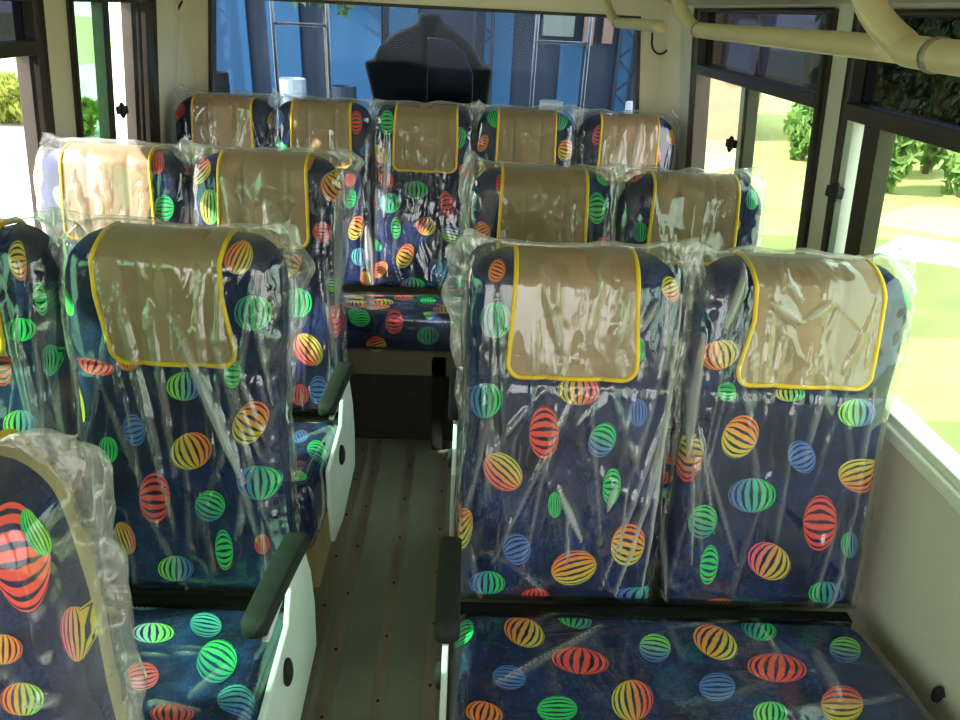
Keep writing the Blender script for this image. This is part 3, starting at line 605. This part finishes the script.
# ------------------------------------------------------------------ the benches
R1COV = [dict(xl=[(-.118, 0), (-.119, .3), (-.124, .8), (-.126, 1)], xr=[(.104, 0), (.110, .4), (.120, .85), (.121, 1)]),
         dict(xl=[(-.128, 0), (-.112, .25), (-.108, .5), (-.124, .85), (-.128, 1)], xr=[(.113, 0), (.132, .3), (.134, .6), (.133, 1)])]
L1COV = [dict(xl=[(-.113, 0), (-.132, .25), (-.130, .5), (-.112, .85), (-.105, 1)], xr=[(.112, 0), (.098, .25), (.100, .5), (.118, .85), (.122, 1)]), None]
bench('nearest double seat right of the aisle, both headrest covers and the wide cushion in view', [.387, .828], 1.277, 1.192, -1,
      BAL['R1'], BAL['R1C'], R1COV, False, False, seed=3, flange=.022, res=(126, 130), folds=FOLD['R1'], cfolds=FOLD['R1C'])
bench('double seat with clear wrap, behind the nearest one on the right of the aisle', [.39, .815], 2.02, 1.198, -1,
      BAL['R2'], None, None, True, True, seed=91, flange=.016)
bench('double seat left of the aisle, its black armrest, white side panel and cushion in view', [-.37, -.80], 1.277, 1.198, 1,
      BAL['L1'] + BAL['L1W'], BAL['L1C'], L1COV, False, False, seed=23, toe=.035, flange=.02, res=(126, 130), folds=FOLD['L1'] + FOLD['L1W'], cfolds=FOLD['L1C'])
bench('double seat on the left with its window headrest in bright sunlight, before the last row', [-.387, -.81], 2.02, 1.206, 1,
      BAL['L2'] + BAL['L2W'], BAL['L2C'], None, True, True, seed=57, toe=.02, flange=.024, folds=FOLD['L2'])
bench('closest seat in the bottom left corner, cut off, hazy wrap and beige side edge', [-.395, -.80], .53, 1.20, 1,
      BAL['R0'], None, None, [False, True], True, seed=131, films=['film_hazy', 'film_hazy'], flange=.03, res=(110, 120), rim=True, folds=FOLD['R0'], R=.05, taper=(1.12, 1.15, .86))

def rear_bench():
    d, zt = 2.98, 1.252; xs = [-.79, -.405, -.003, .405, .815]
    root = thing('five_seat_bench', 'last row bench of five wrapped seats right across the back under the rear window', 'bus seat', (0, d, 0))
    for i, x in enumerate(xs):
        bk = Back(x, 1.238, .53, .955, zref=zt)
        cov = dict(xl=[(-.113, 0), (-.118, 1)], xr=[(.113, 0), (.118, 1)])
        if i == 2: cov = dict(xl=[(-.108, 0), (-.116, .5), (-.120, 1)], xr=[(.130, 0), (.134, .5), (.134, 1)])
        make_back(bk, root, local([m for m in BAL['R3'] if abs(m[0] - x) < .21], 0, d), True, 211 + 13 * i, cov, 'film', flange=.015, wall={0: -1, 4: 1}.get(i, 0), folds=[f for f in FOLD['R3'] if abs(f[0] - x) < .21])
    zf = lambda y: .512 + (-.15 - y) * .2
    slab(-1.0, 1.02, -.58, -.148, zf, .075, root, local(BAL['R3C'], 0, d, False), local(BAL['R3F'], 0, d), True, seed=300, r=.05)
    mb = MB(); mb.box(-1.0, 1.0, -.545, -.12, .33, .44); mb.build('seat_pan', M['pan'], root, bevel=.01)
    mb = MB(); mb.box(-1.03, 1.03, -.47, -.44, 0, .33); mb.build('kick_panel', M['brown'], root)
    for x in (.095, -.62, .72):
        mb = MB(); mb.box(x - .022, x + .022, -.545, -.50, 0, .36); mb.prism([(-.545, .33), (-.40, .33), (-.545, .42)], 0, x - .03, x + .03)
        mb.build('leg', M['black'], root, bevel=.003)
rear_bench()

# ------------------------------------------------------------------ bus body
def wx(side, z):
    if side > 0: return 1.08 - .113 * (max(z, .85) - .9)
    return -(1.05 - .113 * (max(z, .85) - .9))
YF, YR = -2.6, 3.2
def wbox(mb, side, y0, y1, z0, z1, o0=0., o1=-.05, m=0):
    """bar in the plane of a side wall; o0 inner face offset (towards the aisle), o1 outer"""
    p = []
    for z in (z0, z1):
        a = wx(side, z) - side * o0; b = wx(side, z) - side * o1
        p += [(a, y0, z), (b, y0, z), (b, y1, z), (a, y1, z)]
    mb.hexa(p, m)

WIN = {1: dict(op=[(1.796, 2.93), (.56, 1.697), (-.68, .46), (-1.92, -.78)], top=1.635),
       -1: dict(op=[(2.28, 2.90), (1.0, 2.14), (-.24, .90), (-1.48, -.34)], top=1.575)}
SILL = .85
for side, nm in ((1, 'right'), (-1, 'left')):
    mb = MB(); ops = sorted(WIN[side]['op']); top = WIN[side]['top']
    wbox(mb, side, YF, YR, 0, SILL)
    wbox(mb, side, YF, YR, top, 1.70)
    edges = [YF] + [e for op in ops for e in op] + [YR]
    for k in range(0, len(edges), 2): wbox(mb, side, edges[k], edges[k + 1], SILL, top)
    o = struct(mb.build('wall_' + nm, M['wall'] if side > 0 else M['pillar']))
    mb = MB(); wbox(mb, side, YF, YR, SILL - .02, SILL + .012, .022, -.01)
    struct(mb.build('baseboard_' + nm, M['sill'], bevel=.006)).name = 'trim_sill_' + nm

# floor with riveted metal strips
mb = MB(); mb.box(-1.15, 1.15, YF, YR + .05, -.06, 0)
M['floor'] = simple('grey_green_floor', (.235, .24, .188), (.195, .2, .155), 6, .42, detail=6)
struct(mb.build('floor', M['floor']))
M['strip'] = simple('worn_metal_strip', (.33, .285, .225), (.19, .16, .125), 12, .34, metal=.35, stretch=(1, .2, 1))
for i, x in enumerate((-.200, -.139, -.006, .125)):
    w = .017 if i else .02
    mb = MB(); mb.box(x - w, x + w, YF, 2.5, 0, .0025)
    for y in np.arange(-2.4, 2.5, .21):
        mb.tube([(x, y + .05 * i, .002), (x, y + .05 * i, .0042)], .0042, 10, m=1)
    struct(mb.build('trim_%d' % (i + 1), [M['strip'], M['black']]))

# ceiling with coved sides
mb = MB()
pr_ = [(-1.02, 1.62), (-.965, 1.60), (-.80, 1.70), (-.55, 1.79), (0, 1.815), (.55, 1.79), (.80, 1.70), (.985, 1.645), (1.02, 1.65), (1.02, 1.88), (-1.02, 1.88)]
mb.prism(pr_, 1, YF, YR + .02)
struct(mb.build('ceiling', M['ceil']))
mb = MB(); mb.box(-1.1, 1.1, YF - .04, YF, 0, .95); mb.box(-1.1, 1.1, YF - .04, YF, 1.66, 1.88)
struct(mb.build('wall_front', M['wall']))

# rear wall with its big window
RZ0, RZ1 = 1.12, 1.60
def rx(s_, z): return -.925 + .112 * (z - RZ0) if s_ < 0 else .908 - .12 * (z - RZ0)
mb = MB()
for s_ in (-1, 1):
    a, b, e = rx(s_, RZ0), rx(s_, RZ1), s_ * 1.12
    mb.prism([(a, 0), (e, 0), (e, 1.86), (b, 1.86), (b, RZ1), (a, RZ0)], 1, YR, YR + .05)
mb.box(rx(-1, RZ0), rx(1, RZ0), YR, YR + .05, 0, RZ0); mb.box(rx(-1, RZ1), rx(1, RZ1), YR, YR + .05, RZ1, 1.86)
struct(mb.build('wall_rear', M['pillar']))
mb = MB(); w = .016
for s_ in (-1, 1):
    a, b = rx(s_, RZ0), rx(s_, RZ1)
    mb.prism([(a, RZ0), (b, RZ1), (b - s_ * w, RZ1), (a - s_ * w, RZ0)], 1, YR - .008, YR + .052)
mb.box(rx(-1, RZ0), rx(1, RZ0), YR - .007, YR + .051, RZ0, RZ0 + .02); mb.box(rx(-1, RZ1), rx(1, RZ1), YR - .007, YR + .051, RZ1 - .012, RZ1)
wr = struct(mb.build('window_7', M['frame'], bevel=.003))
mb = MB(); mb.prism([(rx(-1, RZ0) + w, RZ0 + .02), (rx(1, RZ0) - w, RZ0 + .02), (rx(1, RZ1) - w, RZ1 - .012), (rx(-1, RZ1) + w, RZ1 - .012)], 1, YR + .03, YR + .034)
mb.build('pane', M['glass_rear'], wr)
# corner posts either side of the rear window
for sx, nm in ((-1, 'left'), (1, 'right')):
    mb = MB(); a = 1.05 if sx > 0 else 1.02
    mb.prism([(sx * .96, YR), (sx * a, 3.09), (sx * (a + .05), 3.09), (sx * (a + .05), YR)], 2, 0, 1.72)
    struct(mb.build('trim_corner_' + nm, M['pillar']))

def window(idx, side, y0, y1, z_tr, panes, stiles, gaps=(), latch=None, frame_far=.05, frame_near=.035):
    top = WIN[side]['top']
    mb = MB()
    wbox(mb, side, y0, y0 + frame_near, SILL, top, .012, -.045)
    wbox(mb, side, y1 - frame_far, y1, SILL, top, .012, -.045)
    wbox(mb, side, y0, y1, top - .012, top, .012, -.045)
    fr = struct(mb.build('window_%d' % idx, M['frame'], bevel=.003))
    mb = MB(); wbox(mb, side, y0 + .01, y1 - .01, SILL, SILL + .03, .010, -.045); mb.build('bottom_rail', M['sill'], fr, bevel=.004)
    if z_tr:
        mb = MB(); wbox(mb, side, y0 + frame_near, y1 - frame_far, z_tr[0], z_tr[1], .016, -.035)
        mb.build('transom', M['frame'], fr, bevel=.003)
        mb = MB(); wbox(mb, side, y0 + frame_near, y1 - frame_far, z_tr[1], top - .012, -.018, -.022)
        mb.build('tinted_pane', M['glass_dark'], fr)
    zt = z_tr[0] if z_tr else top - .012
    for k, (a, b) in enumerate(panes):
        mb = MB(); o = .012 if k else .02
        wbox(mb, side, a, b, SILL + .03, zt, -o, -o - .004)
        mb.build('pane', M['glass'] if side > 0 else M['glass_left'], fr)
    for (a, b, mt) in stiles:
        mb = MB(); wbox(mb, side, a, b, SILL + .03, zt, -.006 + .012, -.03)
        mb.build('sash_stile', M[mt], fr, bevel=.002)
    if latch:
        y, z = latch; x = wx(side, z); mb = MB()
        mb.ellipsoid((x - side * .026, y, z), (.010, .015, .026), 14, 8); mb.box(x - side * .02 - .012, x - side * .02 + .012, y - .008, y + .03, z - .012, z + .012)
        mb.build('latch', M['black'], fr, smooth=True)
    return fr
M['edge'] = simple('pale_sash', (.55, .68, .58), (.48, .6, .5), 9, .25)
window(1, 1, 1.796, 2.93, (1.419, 1.452), [(1.83, 2.35)], [(2.34, 2.375, 'edge'), (2.31, 2.34, 'frame')], latch=(2.372, 1.245), frame_far=.075, frame_near=.04)
window(2, 1, .56, 1.697, (1.415, 1.45), [(.595, 1.545)], [(1.529, 1.594, 'frame'), (1.642, 1.672, 'edge')], latch=(1.64, 1.257), frame_far=.025)
window(3, 1, -.68, .46, (1.415, 1.45), [(-.65, .43)], [(-.12, -.08, 'frame')])
window(4, -1, 2.28, 2.90, None, [(2.30, 2.51)], [(2.49, 2.535, 'frame'), (2.70, 2.735, 'frame'), (2.755, 2.78, 'frame')], latch=(2.545, 1.238), frame_far=.095, frame_near=.025)
window(5, -1, 1.0, 2.14, (1.435, 1.47), [(1.03, 1.62)], [(1.60, 1.64, 'frame'), (2.055, 2.075, 'frame')], latch=(2.085, 1.20), frame_far=.05)
window(6, -1, -.24, .90, (1.435, 1.47), [(-.2, .86)], [(.30, .34, 'frame')])

# wall hooks and the loop of cable in the rear corner
mb = MB(); mb.ellipsoid((1.075, .915, .50), (.010, .009, .020), 14, 10); mb.tube([(1.09, .915, .5), (1.075, .915, .5)], .006, 8)
tag(mb.build('wall_knob', M['black'], smooth=True), 'small black oval knob on the cream wall beside the nearest right cushion', 'knob')
mb = MB(); pts = [(.905 + .04 * math.cos(a) + .04, YR - .012, 1.52 + .055 * math.sin(a)) for a in np.linspace(math.pi, 2 * math.pi, 14)]
mb.tube([(.905, YR, 1.55)] + pts + [(.985, YR, 1.535)], .0035, 8)
tag(mb.build('cable_loop', M['black'], smooth=True), 'thin dark cable loop hanging on the cream rear wall right of the rear window', 'cable')
mb = MB(); mb.tube(smooth_path([(-.995, YR - .03, 1.52), (-.985, YR - .05, 1.535), (-.97, YR - .04, 1.56), (-.975, YR + .0, 1.575)], 5), .004, 8)
tag(mb.build('coat_hook', M['black'], smooth=True), 'small dark hook on the cream corner post left of the rear window', 'hook')

# grab rails under the ceiling
def grab_rail(y_near, y_far, x, label, z=1.583, r=.0125, bend=True):
    root = thing('grab_rail', label, 'grab rail', (x, (y_near + y_far) / 2, z), 'ceiling grab rails')
    def L_(p): return (p[0] - x, p[1] - (y_near + y_far) / 2, p[2] - z)
    cz = 1.80 if x < .55 else 1.79
    P = [(x - .03, y_far + .05, cz), (x - .026, y_far + .045, z + .11), (x - .015, y_far + .02, z + .045), (x, y_far - .03, z + .008), (x, y_far - .10, z), (x, (y_near + y_far) / 2, z),
         (x, y_near + .10, z), (x, y_near + .03, z + .008), (x - .015, y_near - .02, z + .045), (x - .026, y_near - .045, z + .11), (x - .03, y_near - .05, cz)]
    if not bend: P = P[:6] + [(x, y_near, z)]
    mb = MB(); mb.tube(smooth_path([L_(p) for p in P], 7), r, 16); mb.build('rail', M['rail'], root, smooth=True)
    for yy, s in (((y_far, 1), (y_near, -1)) if bend else ((y_far, 1),)):
        mb = MB(); c = L_((x - .03, yy + s * .05, cz)); mb.tube([(c[0], c[1], c[2] - .035), (c[0], c[1], c[2] + .02)], .034, 18)
        mb.build('flange', M['rail'], root, bevel=.004)
        mb = MB(); b = L_((x, yy - s * .09, z)); mb.tube([(b[0], b[1] - .004, b[2]), (b[0], b[1] + .004, b[2])], r + .0012, 16)
        mb.build('joint_ring', M['strip'], root, smooth=True)
grab_rail(.735, 1.50, .575, 'cream grab rail along the right ceiling, straight and level, middle one of the run', bend=False)
grab_rail(-.25, .70, .535, 'cream grab rail bending down close to the camera in the top right corner')
grab_rail(1.60, 2.16, .55, 'short cream grab rail far off near the rear window, right ceiling', bend=False)

# ------------------------------------------------------------------ outside
GZ = -.95
def leafmat(name, a, b):
    m, nt, out = newmat(name)
    tc = N(nt, 'ShaderNodeTexCoord'); n = N(nt, 'ShaderNodeTexNoise', i_Scale=2.5, i_Detail=5.); L(nt, tc.outputs['Object'], n.inputs['Vector'])
    c = ramp(nt, n.outputs[0], [(.35, a), (.65, b)])
    d = N(nt, 'ShaderNodeBsdfDiffuse'); t = N(nt, 'ShaderNodeBsdfTranslucent'); L(nt, c, d.inputs[0]); L(nt, c, t.inputs[0])
    mx = N(nt, 'ShaderNodeMixShader'); mx.inputs[0].default_value = .35; L(nt, d.outputs[0], mx.inputs[1]); L(nt, t.outputs[0], mx.inputs[2]); L(nt, mx.outputs[0], out.inputs[0])
    return m
M['leaf'] = leafmat('leaves_green', (.12, .2, .06), (.24, .34, .12))
M['leaf2'] = leafmat('leaves_yellow_green', (.14, .2, .04), (.32, .36, .08))
M['bark'] = simple('bark', (.16, .11, .07), (.09, .06, .04), 12, .9)
M['lawn'] = simple('lawn_grass', (.34, .34, .13), (.26, .275, .095), 1.3, .95, detail=8)
M['yard'] = simple('pale_concrete', (.50, .49, .45), (.42, .41, .37), .8, .9, detail=6)
M['dirt'] = simple('dirt_path', (.52, .38, .22), (.42, .30, .17), 2, .95)
M['pink'] = simple('pinkish_plaster', (.40, .23, .16), (.34, .19, .13), 2, .85)
M['white'] = simple('white_plaster', (.75, .74, .70), (.68, .67, .63), 2, .8)
M['blue'] = simple('sky_blue_sheet', (.028, .125, .24), (.02, .09, .18), 1.5, .5)
M['navy'] = simple('dark_blue_sheet', (.022, .034, .06), (.016, .024, .042), 1.2, .5)
M['greyb'] = simple('grey_board', (.30, .31, .26), (.25, .26, .21), 5, .6)

mb = MB(); mb.box(-60, 60, -30, 80, GZ - .1, GZ); struct(mb.build('ground', M['lawn']))
mb = MB(); mb.box(-14, 2.6, -20, 40, GZ, GZ + .02); struct(mb.build('yard_pavement', M['yard']))
mb = MB(); mb.prism([(6.0, 10.3), (6.9, 9.6), (11, 9.2), (16, 8), (16, 7.2), (20, 6.5), (20, 8.4), (11, 10.2), (7.6, 11.6)], 2, GZ, GZ + .02); struct(mb.build('path', M['dirt']))
mb = MB(); mb.prism([(5.2, 8.6), (8.5, 7.4), (20, 4), (20, 5.2), (8.4, 8.6), (6.2, 9.6)], 2, GZ, GZ + .012); struct(mb.build('road', M['white']))

def leaves(c, r, n, size, seed):
    q = random.Random(seed); v = []; f = []
    for i in range(n):
        while True:
            p = Vector((q.uniform(-1, 1), q.uniform(-1, 1), q.uniform(-1, 1)))
            if p.length < 1: break
        p = p.normalized() * (p.length ** .45)
        lob = .78 + .3 * math.sin(p.x * 5 + seed) * math.cos(p.z * 4 + p.y * 3)
        p = Vector((p.x * r[0], p.y * r[1], p.z * r[2])) * lob + Vector(c)
        e = Euler((q.uniform(0, 6), q.uniform(0, 6), q.uniform(0, 6))).to_matrix(); s = size * q.uniform(.6, 1.2)
        b = len(v)
        for k in ((-1, 0, 0), (0, -.45, 0), (1, 0, 0), (0, .45, 0)): v.append(tuple(p + e @ (Vector(k) * s)))
        f.append((b, b + 1, b + 2, b + 3))
    return v, f
def tree(x, y, h, w, label, mat, seed, group=None, n=2800, low=.15):
    t = thing('tree', label, 'tree', (x, y, GZ), group)
    mb = MB(); mb.tube([(0, 0, 0), (.05, .02, h * .4), (-.05, 0, h * .8)], [w * .07, w * .055, w * .02], 8); mb.build('trunk', M['bark'], t, smooth=True)
    v, f = leaves((0, 0, h * (.5 + low / 2)), (w, w, h * (.5 - low / 2)), n, .17, seed); mk('crown', v, f, M[mat], t, False)
    return t
def bush(x, y, h, w, label, seed, mat='leaf2', group=None):
    t = thing('bush', label, 'bush', (x, y, GZ), group)
    v, f = leaves((0, 0, h * .5), (w, w, h * .52), 900, .13, seed); mk('foliage', v, f, M[mat], t, False)
    mb = MB(); mb.tube([(0, 0, 0), (0, 0, h * .5)], .05, 6); mb.build('stem', M['bark'], t)
T = [(8.2, 16.2, 5.2, 1.0, 'leaf'), (10.0, 18.6, 5.6, 1.1, 'leaf2'), (9.3, 14.4, 5.0, .9, 'leaf'), (8.7, 12.3, 4.6, .9, 'leaf'), (11.9, 14.4, 5.4, 1.1, 'leaf2'), (10.8, 11.2, 5.0, .95, 'leaf'), (13.5, 12.2, 5.6, 1.1, 'leaf'), (12.7, 9.3, 5, 1.05, 'leaf2')]
B_ = [(7.2, 15.3, 1.5, .5), (7.75, 13.85, 1.6, .5), (7.3, 12.4, 1.5, .42), (10.25, 12.85, 1.9, .42), (9.2, 10.6, 1.7, .5)]
for i, (x, y, h, w) in enumerate(B_): bush(x, y, h, w, 'rounded green bush at the foot of the trees beyond the lawn', 170 + i, 'leaf', 'bushes at the foot of the trees')
for i, (x, y, h, w, m) in enumerate(T):
    tree(x, y, h, w, ['green tree beyond the lawn, seen through the rear right window', 'green tree beyond the lawn, seen through the nearer right window'][i > 2], m, 40 + i, 'trees beyond the lawn', low=.02)
for i, (x, y, h, w) in enumerate([(-8.9, 15.4, 1.0, .8), (-7.4, 14.4, .7, .6), (-10.6, 14.9, 1.2, .8)]):
    bush(x, y, h, w, 'low yellow-green bush in the sunlit yard outside the left window', 70 + i, group='bushes outside the left window')
mb = MB(); mb.tube([(-8.6, 20.5, GZ), (-8.6, 20.5, 6)], .06, 10); tag(mb.build('light_pole', M['steel'], smooth=True), 'thin grey pole outside the left rear window', 'pole')

# pinkish house beyond the lawn
h = thing('house', 'pinkish plastered house with pale arched windows, outside the right rear window', 'house', (6.05, 17.6, GZ))
mb = MB(); mb.box(-2.6, .9, 0, 4, 0, 3.6); mb.build('walls', M['pink'], h)
mb = MB(); mb.prism([(-.3, 3.55), (4.3, 3.55), (2, 5)], 0, -2.9, 1.0); mb.build('roof', M['bark'], h)
for x in (-2.0, -.9, .3):
    mb = MB(); pl = [(x - .32, 1.3)] + [(x + .32 * math.cos(a), 2.3 + .32 * math.sin(a)) for a in np.linspace(math.pi, 0, 9)] + [(x + .32, 1.3)]
    mb.prism(pl, 1, -.05, .05); mb.build('arched_window', M['white'], h)

# blue shed behind the bus
s = thing('shed', 'blue metal shed with open front, dim behind the rear window', 'shed', (0, 7, GZ))
mb = MB(); mb.box(-2.7, 2.0, .05, .15, 0, 4.6); mb.build('back_wall', M['navy'], s)
mb = MB(); mb.prism([(-2.9, 4.35), (.3, 4.6), (.3, 4.7), (-2.9, 4.45)], 0, -2.9, 2.05); mb.build('roof', M['navy'], s)  # unseen overhang, added to keep the sun off the shed wall
for (x0, x1, z0, z1) in ((-2.10, -1.80, .9, 4.2), (-1.62, -1.34, 1.5, 4.2), (-1.12, -.62, 1.2, 2.6), (-.55, -.30, 1.0, 3.2), (.30, .55, .3, 4.0), (.98, 1.18, .6, 2.3), (1.50, 1.62, .3, 4)):
    mb = MB(); mb.box(x0, x1, 0, .05, z0, z1); mb.build('panel', M['blue'], s)
for x in (-2.35, .28, 1.56, 1.9):
    mb = MB(); w = .08
    mb.tube([(x - w, -.12, 0), (x - w, -.12, 4.5)], .018, 8); mb.tube([(x + w, -.12, 0), (x + w, -.12, 4.5)], .018, 8)
    for k in range(30): mb.tube([(x - w if k % 2 else x + w, -.12, .1 + k * .14), (x + w if k % 2 else x - w, -.12, .24 + k * .14)], .010, 6)
    mb.build('lattice_post', M['navy'], s, smooth=True)
mb = MB(); mb.box(.80, 1.07, -.05, .05, 2.36, 2.85); tag(mb.build('notice_board', M['greyb']), 'grey board on the blue shed, top right of the rear window', 'board').location = (0, 6.95, GZ)
for k, x in enumerate((1.20, 1.37)):
    mb = MB(); mb.box(x - .045, x + .045, -.06, -.015, 2.3 + .02 * k, 3.1); tag(mb.build('pink_plank', M['pink'], bevel=.004), 'pale pink plank upright on the blue shed, %s of the two' % ('left' if k == 0 else 'right'), 'plank', 'pink planks on the shed').location = (0, 6.95, GZ)
r = thing('steel_rack', 'low steel rack in front of the blue shed behind the bus', 'rack', (-.3, 6.3, GZ))
mb = MB(); mb.box(-2.0, 2.3, -.25, .25, 1.62, 1.66); mb.build('shelf', M['steel'], r, bevel=.005)
for x in (-1.95, .1, 2.25):
    for y in (-.2, .2):
        mb = MB(); mb.box(x - .02, x + .02, y - .02, y + .02, 0, 1.64); mb.build('leg', M['steel'], r)
def drum(x, rr, hh, mat, label):
    mb = MB(); pr = [(0, 0), (rr, 0), (rr, hh * .32), (rr * 1.04, hh * .34), (rr, hh * .36), (rr, hh * .64), (rr * 1.04, hh * .66), (rr, hh * .68), (rr, hh), (rr * .95, hh + .005), (rr * .93, hh - .02), (0, hh - .02)]
    v = []; f = []; n = 20
    for (a, b) in pr:
        for k in range(n): v.append((a * math.cos(2 * math.pi * k / n), a * math.sin(2 * math.pi * k / n), b))
    for i in range(len(pr) - 1):
        for k in range(n): f.append((i * n + k, i * n + (k + 1) % n, (i + 1) * n + (k + 1) % n, (i + 1) * n + k))
    mb.add(v, f); o = mb.build('drum', M[mat], smooth=False); o.location = (x, 6.3, GZ + 1.661); tag(o, label, 'drum', 'drums on the rack')
drum(-1.92, .13, .32, 'black', 'dark drum on the rack, first from the left through the rear window')
drum(-1.28, .12, .30, 'steel', 'pale steel drum on the rack behind the left ladder')
drum(-.86, .11, .26, 'navy', 'dark blue drum on the rack right of the left ladder')
drum(.86, .10, .22, 'greyb', 'greenish grey drum on the rack behind the right ladder')
drum(1.60, .12, .24, 'white', 'white drum on the rack at the right end')

pt = thing('shrub', 'small leafy shrub before the blue shed, at the top of the rear window', 'shrub', (-1.05, 6.65, GZ))
mb = MB(); mb.tube([(0, 0, 0), (.02, 0, 1.2), (0, 0, 2.5)], [.03, .025, .015], 8); mb.build('stem', M['bark'], pt, smooth=True)
v, f = leaves((0, 0, 2.85), (.34, .22, .45), 700, .06, 90); mk('foliage', v, f, M['leaf'], pt, False)
# ladders and wheel cover on the outside of the rear
def ladder(x0, x1, label):
    t = thing('ladder', label, 'ladder', ((x0 + x1) / 2, YR + .12, .35), 'rear ladders')
    hw = (x1 - x0) / 2
    for s_ in (-1, 1):
        mb = MB(); mb.tube([(s_ * hw, 0, -.3), (s_ * hw, 0, 1.55)], .009, 10); mb.build('side_rail', M['steel'], t, smooth=True)
        for z in (.1, 1.4):
            mb = MB(); mb.tube([(s_ * hw, 0, z), (s_ * hw, -.072, z)], .008, 8); mb.build('bracket', M['steel'], t)
    for z in (-.14, .22, .58, 1.155 if x0 < 0 else 1.135):
        mb = MB(); mb.tube([(-hw, 0, z), (hw, 0, z)], .007, 10); mb.build('rung', M['steel'], t, smooth=True)
ladder(-.655, -.428, 'thin grey ladder outside the rear window, left of the black dome')
ladder(.445, .668, 'thin grey ladder outside the rear window, right of the black dome')
w_ = thing('wheel_cover', 'large black dome shaped cover with side ears in the middle of the rear window', 'cover', (0, 3.46, 1.2))
arc = [(-.302, .165), (-.262, .172), (-.235, .225), (-.195, .265), (-.155, .295), (-.105, .315), (-.068, .335), (-.062, .37), (.034, .372), (.042, .335), (.09, .315), (.135, .285), (.18, .245), (.21, .195), (.225, .165), (.272, .165), (.252, -.10), (-.24, -.10)]
mb = MB(); mb.prism(arc, 1, 0, .17); mb.build('shell', M['black'], w_, bevel=.018, seg=3)
M['gloss'] = simple('glossy_black', (.012, .012, .013), (.009, .009, .01), 20, .15)
mb = MB(); mb.prism([(-.02, -.06), (.19, -.06), (.19, .13), (.15, .22), (.08, .27), (-.02, .28)], 1, -.02, .01); mb.build('front_panel', M['gloss'], w_, bevel=.01)
mb = MB(); mb.box(-.2, .2, -.21, .01, -.08, -.03); mb.build('bracket', M['black'], w_, bevel=.004)

# ------------------------------------------------------------------ light
W = bpy.data.worlds.new('World'); SC.world = W; W.use_nodes = True
nt = W.node_tree; nt.nodes.clear()
sky = nt.nodes.new('ShaderNodeTexSky'); sky.sky_type = 'NISHITA'; sky.sun_disc = False
sky.sun_elevation = math.radians(40); sky.sun_rotation = math.radians(250); sky.dust_density = 2.5; sky.air_density = 1.2
bg = nt.nodes.new('ShaderNodeBackground'); bg.inputs[1].default_value = .5
wo = nt.nodes.new('ShaderNodeOutputWorld'); hz_ = nt.nodes.new('ShaderNodeMix'); hz_.data_type = 'RGBA'; hz_.inputs['Factor'].default_value = .75; hz_.inputs['B'].default_value = (5, 5, 4.8, 1)
nt.links.new(sky.outputs[0], hz_.inputs['A']); nt.links.new(hz_.outputs['Result'], bg.inputs[0]); nt.links.new(bg.outputs[0], wo.inputs[0])
sd = bpy.data.lights.new('sun', 'SUN'); sd.energy = 8; sd.angle = math.radians(.6); sd.color = (1, .95, .86)
so = bpy.data.objects.new('sun', sd); COL.objects.link(so)
so.rotation_euler = Vector((.80, .27, -.61)).to_track_quat('-Z', 'Y').to_euler(); so.location = (-10, -3, 8)

# ------------------------------------------------------------------ camera
pitch, yaw, roll, F = .4541, .0332, -.0509, 720.
cy, sy, cp, sp_ = math.cos(yaw), math.sin(yaw), math.cos(pitch), math.sin(pitch)
fw = Vector((sy * cp, cy * cp, -sp_)); rt = Vector((cy, -sy, 0)); up = rt.cross(fw)
r2 = rt * math.cos(roll) - up * math.sin(roll); u2 = up * math.cos(roll) + rt * math.sin(roll)
cam = bpy.data.cameras.new('camera'); cam.sensor_fit = 'HORIZONTAL'; cam.sensor_width = 36; cam.lens = 36 * F / 960; cam.clip_start = .02; cam.clip_end = 300
co = bpy.data.objects.new('camera', cam); COL.objects.link(co)
mt = Matrix(((r2.x, u2.x, -fw.x, .168), (r2.y, u2.y, -fw.y, 0), (r2.z, u2.z, -fw.z, 1.6), (0, 0, 0, 1)))
co.matrix_world = mt; SC.camera = co

vs = SC.view_settings
vs.view_transform = 'Standard'; vs.look = 'None'; vs.gamma = 1; vs.use_curve_mapping = False; vs.exposure = 1.15
SC.cycles.transparent_max_bounces = 32
SC.cycles.max_bounces = 10; SC.cycles.diffuse_bounces = 5
SC.cycles.sample_clamp_indirect = 8
